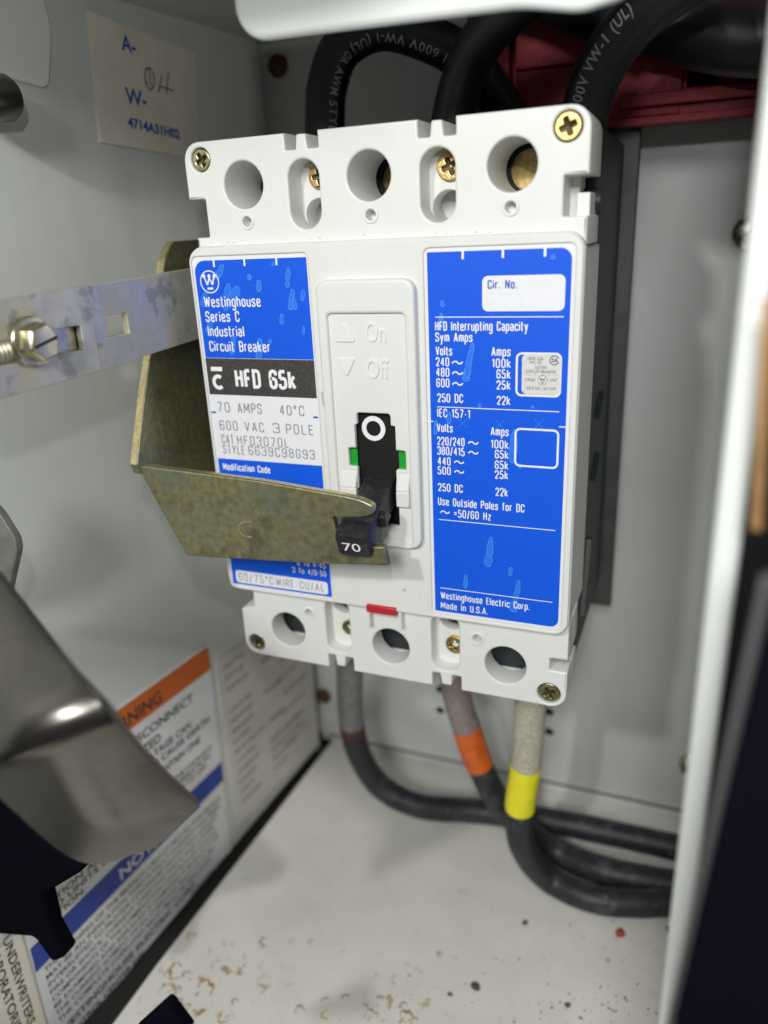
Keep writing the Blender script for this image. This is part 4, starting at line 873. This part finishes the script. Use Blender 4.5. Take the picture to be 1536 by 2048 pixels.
# ================================================================== LABELS ON THE LEFT WALL
def on(h): return (WALL[0] + WALL[3] * h, *WALL[1:])
LA = plate('part_label', [[(-83.6, 115.8), (-86.2, 81.2), (-42.0, 78.6), (-37.9, 111.8)]], 0.35, 0, on(0.5), M_cream); tag(LA, 'cream paper label marked with blue letters and a pen scrawl on the left wall', 'label')
mb = MB(); F = on(0.52)
ftext(mb, 'A-', -71.8, 107.7, 4.4, -65.8, F, 0, M_blueink, .03, rot=-.06); ftext(mb, 'W-', -73.2, 93.1, 4.6, -64.4, F, 0, M_blueink, .03, rot=-.06); ftext(mb, '4714A31H02', -73.8, 86.4, 2.9, -50.6, F, 0, M_blueink, .05, rot=-.085); mb.build('lettering', LA)
mb = MB(); ribbon(mb, [(-63.2, 98.6), (-63.6, 101), (-62.6, 103.6), (-60.6, 104.4), (-59.2, 102.2), (-59.8, 99.4), (-61.8, 97.8), (-63.4, 99.2), (-62.8, 100.2)], .45, F, 0.01, M_darkprint)
ribbon(mb, [(-61.2, 104.2), (-61.4, 99)], .4, F, .014, M_darkprint); ribbon(mb, [(-58.2, 97.6), (-55.6, 102.6)], .45, F, .01, M_darkprint); ribbon(mb, [(-57.4, 99.6), (-51.0, 98.8)], .4, F, .014, M_darkprint); ribbon(mb, [(-54.6, 97.6), (-52.2, 104.2)], .45, F, .018, M_darkprint); mb.build('pen_scrawl', LA)
WL = plate('warning_label', [[(-169.6, -210.8), (-130, -204.8), (-74.5, -201.4), (-71.0, -99.0), (-168.8, -99.0)]], 0.25, 0, on(0.4), M_wpaper); tag(WL, 'white warning label with an orange heading and a blue notice band', 'label')
F = on(0.46)
def quad(mb, pts, m, fr, h=0.0): mb.add([put(fr, *q_, h) for q_ in pts], [(0, 1, 2, 3)], m)
mb = MB(); quad(mb, [(-168.4, -110.8), (-71.4, -110.8), (-71.2, -100.4), (-168.4, -100.4)], M_worange, F); mb.build('orange_heading', WL)
mb = MB(); quad(mb, [(-169.4, -169.3), (-73.4, -164.7), (-73.0, -155.3), (-169.2, -159.0)], M_wblue, F); mb.build('blue_band', WL)
h = 0.05
def wl(s, x0, z, cap, x1, m=M_darkprint, b=.022, rot=0.0): ftext(mb, s, x0, z, cap, x1, F, h, m, b, rot=rot)
mb = MB(); wl('WARNING', -131.6, -108.9, 5.2, -98.8, M_darkprint, .03); mb.build('heading_text', WL)
mb = MB()
wl('DO NOT OPEN UNLESS DISCONNECT', -180, -118.2, 3.7, -83.4); wl('IS DEENERGIZED', -140, -124.1, 3.7, -102.5)
wl('HIGH VOLTAGE CAN', -126, -128.6, 3.1, -86.8); wl('SHOCK BURN OR CAUSE DEATH', -139, -132.9, 3.1, -76.4); wl('MAY CONTAIN ONE', -118, -138.2, 3.1, -83.0); wl('OR MORE CONTROLS', -137, -142.0, 3.1, -106.5)
for i, q_ in enumerate(('LOCK DEVICE ONLY IN THE LOCKOUT', 'POSITION DO NOT OPERATE IN', 'ANY OTHER POSITION OR TO OFF')): wl(q_, -136, -145.6 - 3.0 * i, 2.0, (-77, -79, -82)[i])
for i, q_ in enumerate(('POSITION AND LOCK', 'FIXED UNITS UNLOCK', 'POSITION.')): wl(q_, -166.6, -150.4 - 3.2 * i, 2.5, (-119, -118, -146)[i])
mb.build('caution_text', WL)
mb = MB(); wl('NOTICE', -131.6, -165.4, 4.9, -104.0, M_wpaper, .02, .03); mb.build('notice_text', WL)
body_t = ('THE OPENING OF THE BRANCH CIRCUIT PROTECTIVE DEVICE', 'MAY BE AN INDICATION THAT A FAULT CURRENT HAS BEEN', 'INTERRUPTED TO PROVIDE CONTINUED PROTECTION AGAINST', 'FIRE OR SHOCK. CURRENT CARRYING PARTS AND OTHER', 'COMPONENTS OF THE COMBINATION CONTROLLER SHOULD', 'BE EXAMINED AND REPLACED IF DAMAGED IF BURNOUT OF', 'THE CURRENT ELEMENT OF AN OVERLOAD RELAY OCCURS', 'THE COMPLETE OVERLOAD RELAY MUST BE REPLACED')
mb = MB()
for i, q_ in enumerate(body_t): wl(q_, -166.6, -172.4 - 3.38 * i, 2.1, -77 - (0, 1, 3, 6, 5, 4, 8, 10)[i], b=0.004, rot=0.006)
mb.build('body_text', WL)
mb = MB(); wl('WESTINGHOUSE ELECTRIC CORP.', -167.6, -202.0, 2.9, -97.5, rot=.03); wl('CONTROL CENTER DIV.', -167.0, -206.2, 2.4, -128, rot=.03); wl('FAYETTEVILLE N.C.', -101, -202.6, 1.7, -77, rot=.02); mb.build('maker_text', WL)
SP = plate('spec_label', [rrect(-68.4, -194.2, -3.4, -109.6, 3)], 0.3, 0, on(0.4), M_spec); tag(SP, 'faded beige specification label in the back corner right of the warning label', 'label')
mb = MB(); F = on(0.44); z = -116
rows = [('UNIT NO.', 14, 0), ('STYLE', 12, 0), ('CATALOG', 15, 'OPEN'), ('', 0, 0), ('LOCATED', 15, 0), ('HEATERS', 15, 'MOUNTED'), ('BREAKER', 15, 0), ('FUSES', 11, 0), ('MOTOR FULL LOAD', 22, 'AMPERES'), ('CONTROL', 14, 0), ('CURRENT', 16, 'OVERLOAD HEATER'), ('RANGE', 12, 'CATALOG NUMBER'), ('VOLTS', 10, 'TRANSFORMER'), ('DIAGRAM', 14, 'WIRING')]
for s, w, e in rows:
    if s: ftext(mb, s, -64, z, 2.4, -64 + w, F, .03, M_fade, .02)
    if e: ftext(mb, e, -40, z, 2.2, -40 + len(e) * 1.9, F, .03, M_fade, .02)
    z -= 5.3
for k in range(7): ftext(mb, ('SEE INSTRUCTION', 'FOR RATING', 'LEAFLET ONLY')[k % 3], -30 + (k % 2) * 3, -124 - k * 9.0, 1.8, -8 - (k % 3) * 3, F, .03, M_fade, .015)
mb.build('lettering', SP)
UL = plate('approval_label', [rrect(-205, -193.0, -170.6, -150, 1)], 0.25, 0, on(0.45), M_cream); tag(UL, 'cream label with sideways serif lettering in the bottom left corner', 'label')
mb = MB(); F = on(0.5)
ftext(mb, 'UNDERWRITERS', -176.4, -147.5, 3.0, -138.0, F, .03, M_darkprint, .02, rot=-math.pi / 2)
ftext(mb, 'LABORATORIES', -181.0, -147.5, 3.0, -143.0, F, .03, M_darkprint, .02, rot=-math.pi / 2); mb.build('lettering', UL)

# ================================================================== SMALL HARDWARE AND DEBRIS
def pan_screw(u, v, y, r, m, label, cat='screw'):
    c = aty(u, v, y); t = MB(); n_ = 28; prof_ = [(r, 0), (r, .8), (r * .93, 1.5), (r * .7, 2.3), (r * .35, 2.7), (0.01, 2.8)]
    vs = [(c.x + q_ * math.cos(2 * math.pi * k / n_), y - h_, c.z + q_ * math.sin(2 * math.pi * k / n_)) for q_, h_ in prof_ for k in range(n_)]
    t.add(vs, [(i * n_ + k, i * n_ + (k + 1) % n_, (i + 1) * n_ + (k + 1) % n_, (i + 1) * n_ + k) for i in range(len(prof_) - 1) for k in range(n_)], m)
    o = t.build('pan_screw', None, 50); tag(o, label, cat)
    s_ = MB(); s_.add([(c.x - r * .8, y - 2.83, c.z - r * .35), (c.x - r * .75, y - 2.83, c.z - r * .55), (c.x + r * .8, y - 2.83, c.z + r * .35), (c.x + r * .75, y - 2.83, c.z + r * .55)], [(0, 1, 2, 3)], M_recess); s_.build('screw_slot', o)
pan_screw(1499, 466, BY - 1.2, 5.6, M_bolt, 'brass coloured slotted screw on the back panel near the upper right edge')
pan_screw(1386, 1530, BY - 0.2, 5.8, M_bolt, 'dull brass screw low on the back panel above the floor cables')
def rivet(u, v, label):
    c = aty(u, v, BY); mb = MB(); tube(mb, [c + Vector((0, .2, 0)), c - Vector((0, 1.2, 0)), c - Vector((0, 1.8, 0))], [4.2, 4.0, 2.8], M_rust, 24); tag(mb.build('rusty_rivet', None, 50), label, 'rivet')
rivet(557, 132, 'rusty rivet high on the back panel beside the looped cable'); rivet(648, 1391, 'rusty rivet low on the back panel beside the spec label')
def chip(u, v, size, m, label):
    c = atz(u, v, FZ); bm = bmesh.new(); bmesh.ops.create_icosphere(bm, subdivisions=2, radius=1.0)
    for w in bm.verts: w.co = Vector((w.co.x * size * random.uniform(.6, 1.1), w.co.y * size * random.uniform(.4, .9), max(w.co.z, -.5) * size * random.uniform(.35, .6) + size * .3))
    me = bpy.data.meshes.new('chip'); bm.to_mesh(me); bm.free()
    rz = random.random() * 6
    for w in me.vertices: w.co = (Matrix.Rotation(rz, 3, 'Z') @ w.co + c) * S
    me.materials.append(m); tag(place('debris_chip', me), label, 'debris')
M_chip = mat('grey_grit', (.07, .075, .08), .7); M_redchip = mat('red_chip', (.40, .07, .035), .6)
chip(1240, 1869, 2.2, M_redchip, 'red chip lying on the floor in front of the cables')
chip(1340, 1862, 2.0, M_chip, 'grey chip on the floor right of the red chip'); chip(950, 1976, 2.0, M_chip, 'dark grit chip in the middle of the front floor, largest of the dark ones')
chip(1135, 2012, 1.3, M_chip, 'dark chip near the front edge of the floor'); chip(1050, 1847, 1.4, M_chip, 'slim grey chip on the floor below the front cable'); chip(900, 1990, 1.0, M_chip, 'small dark chip left of the largest dark one')
mb = MB()
for _ in range(170):
    u = random.gauss(1150, 170); v = 2048 - abs(random.gauss(0, 110)) + 10
    if not 620 < u < 1380: continue
    c = atz(u, v, FZ + .02); s_ = random.choice((.15, .2, .25, .3, .45)); k = random.randint(4, 6); ph = random.random() * 6
    vs = [(c.x + s_ * random.uniform(.6, 1.3) * math.cos(ph + i * 2 * math.pi / k), c.y + s_ * random.uniform(.6, 1.3) * math.sin(ph + i * 2 * math.pi / k), c.z) for i in range(k)] + [(c.x, c.y, c.z + s_ * .8)]
    mb.add(vs, [(i, (i + 1) % k, k) for i in range(k)], random.choice((M_chip, M_chip, M_rust)))
tag(mb.build('grit'), kind='stuff')
FLOOR = bpy.data.objects['floor']; FF = frame((0, 0, FZ), (1, 0, 0), (0, 1, 0))
M_rs = mat('rust_ring_stain', (0.40, 0.235, 0.075), 0.7, grain=0.45, gscale=900)
M_rs2 = mat('pale_rust_stain', (0.56, 0.43, 0.25), 0.7, grain=0.35, gscale=900)
M_ws = mat('white_drip_stain', (0.80, 0.785, 0.75), 0.5, grain=0.05, gscale=500)
def ring_stain(u, v, r, a0, a1, w, m):
    c = atz(u, v, FZ); ph = random.random() * 6; L_, R2 = [], []
    n_ = 22; vs = []
    for i in range(n_ + 1):
        t_ = math.radians(a0 + (a1 - a0) * i / n_); rr_ = r * .8 * (1 + .22 * math.sin(2 * t_ + ph) + .13 * math.sin(5 * t_ + ph) + .08 * math.sin(11 * t_))
        ww = w * random.choice((.5, 1, 1.5)) * (.25 + .75 * math.sin(math.pi * min(1, max(0.04, i / n_)))) * random.uniform(.55, 1.25)
        for q_ in (rr_ - ww / 2, rr_ + ww / 2): vs.append((c.x + q_ * math.cos(t_), c.y + q_ * math.sin(t_), FZ + .03 + _sk[0] * .004))
    _sk[0] = (_sk[0] + 1) % 7
    mb = MB(); mb.add(vs, [(2 * i, 2 * i + 1, 2 * i + 3, 2 * i + 2) for i in range(n_)], m); mb.build('rust_stain', FLOOR)
for a_ in ((352, 1942, 3.4, 60, 330, 1.0), (335, 1976, 2.4, -60, 220, 1.3), (356, 1982, 1.6, 0, 300, .9), (408, 1984, 4.6, 10, 175, 1.2), (383, 1874, 2.0, 30, 250, 1.5), (372, 1948, 1.3, 0, 320, .7), (530, 1884, 2.2, 90, 330, .9), (525, 1960, 2.2, 40, 260, .8), (452, 2030, 3.0, 150, 340, .8), (375, 2014, 1.2, 0, 340, .8), (470, 2004, 1.4, 20, 280, .7),
           (600, 2026, 2.6, 30, 210, .7), (655, 2030, 2.2, 100, 320, .9), (745, 2036, 3.2, 20, 200, 1.0), (812, 2032, 2.4, -40, 190, 1.1), (806, 2010, 1.3, 0, 300, .8), (585, 1882, 1.2, 0, 330, .7), (623, 1884, 1.3, 40, 330, .6), (652, 2002, 1.6, 60, 220, .6), (690, 1994, 1.2, 0, 250, .7), (880, 1908, 1.1, 0, 320, .8)):
    ring_stain(*a_, M_rs if a_[0] % 2 == 0 else M_rs2)
for a_ in ((700, 1880, 5, 200, 330, .7), (730, 1850, 6, 80, 170, .6), (660, 1960, 6, 30, 150, .7), (760, 1930, 5, 100, 240, .6), (610, 2000, 4, -60, 80, .7), (690, 1840, 4, 0, 120, .5)): ring_stain(*a_, M_ws)
# right of the wall: copper bar in the next bay and the door edge close to the lens
mb = MB(); pa_ = aty(1526, 600, -88); pb_ = aty(1502, 1060, -88)
vs = []
for q_ in (pa_, pb_): vs += [(q_.x, -88, q_.z), (q_.x + 1.2, -88, q_.z), (q_.x + 1.2, -87, q_.z), (q_.x, -87, q_.z)]
mb.add(vs, [(0, 1, 2, 3), (7, 6, 5, 4), (0, 4, 5, 1), (1, 5, 6, 2), (2, 6, 7, 3), (3, 7, 4, 0)], M_copper); tag(mb.build('copper_bar'), 'coppery upright bar in the dark gap beyond the right wall', 'busbar')
DE = thing('door_edge', 'black edge of the open door, blurred at the lower right', 'door', aty(1500, 2000, -112))
yd = -112
lp = [(aty(u, v, yd).x, aty(u, v, yd).z) for u, v in ((1550, 1180), (1345, 2070), (1345, 2300), (1800, 2300), (1800, 1180))]
plate('door_skin', [lp], 3, .6, front(yd), M_door, DE)
lp = [(aty(u, v, yd + 6).x, aty(u, v, yd + 6).z) for u, v in ((1525, 1160), (1330, 2070), (1330, 2300), (1800, 2300), (1800, 1160))]
plate('door_return', [lp], 2, .6, front(yd + 6), M_doorgrey, DE)
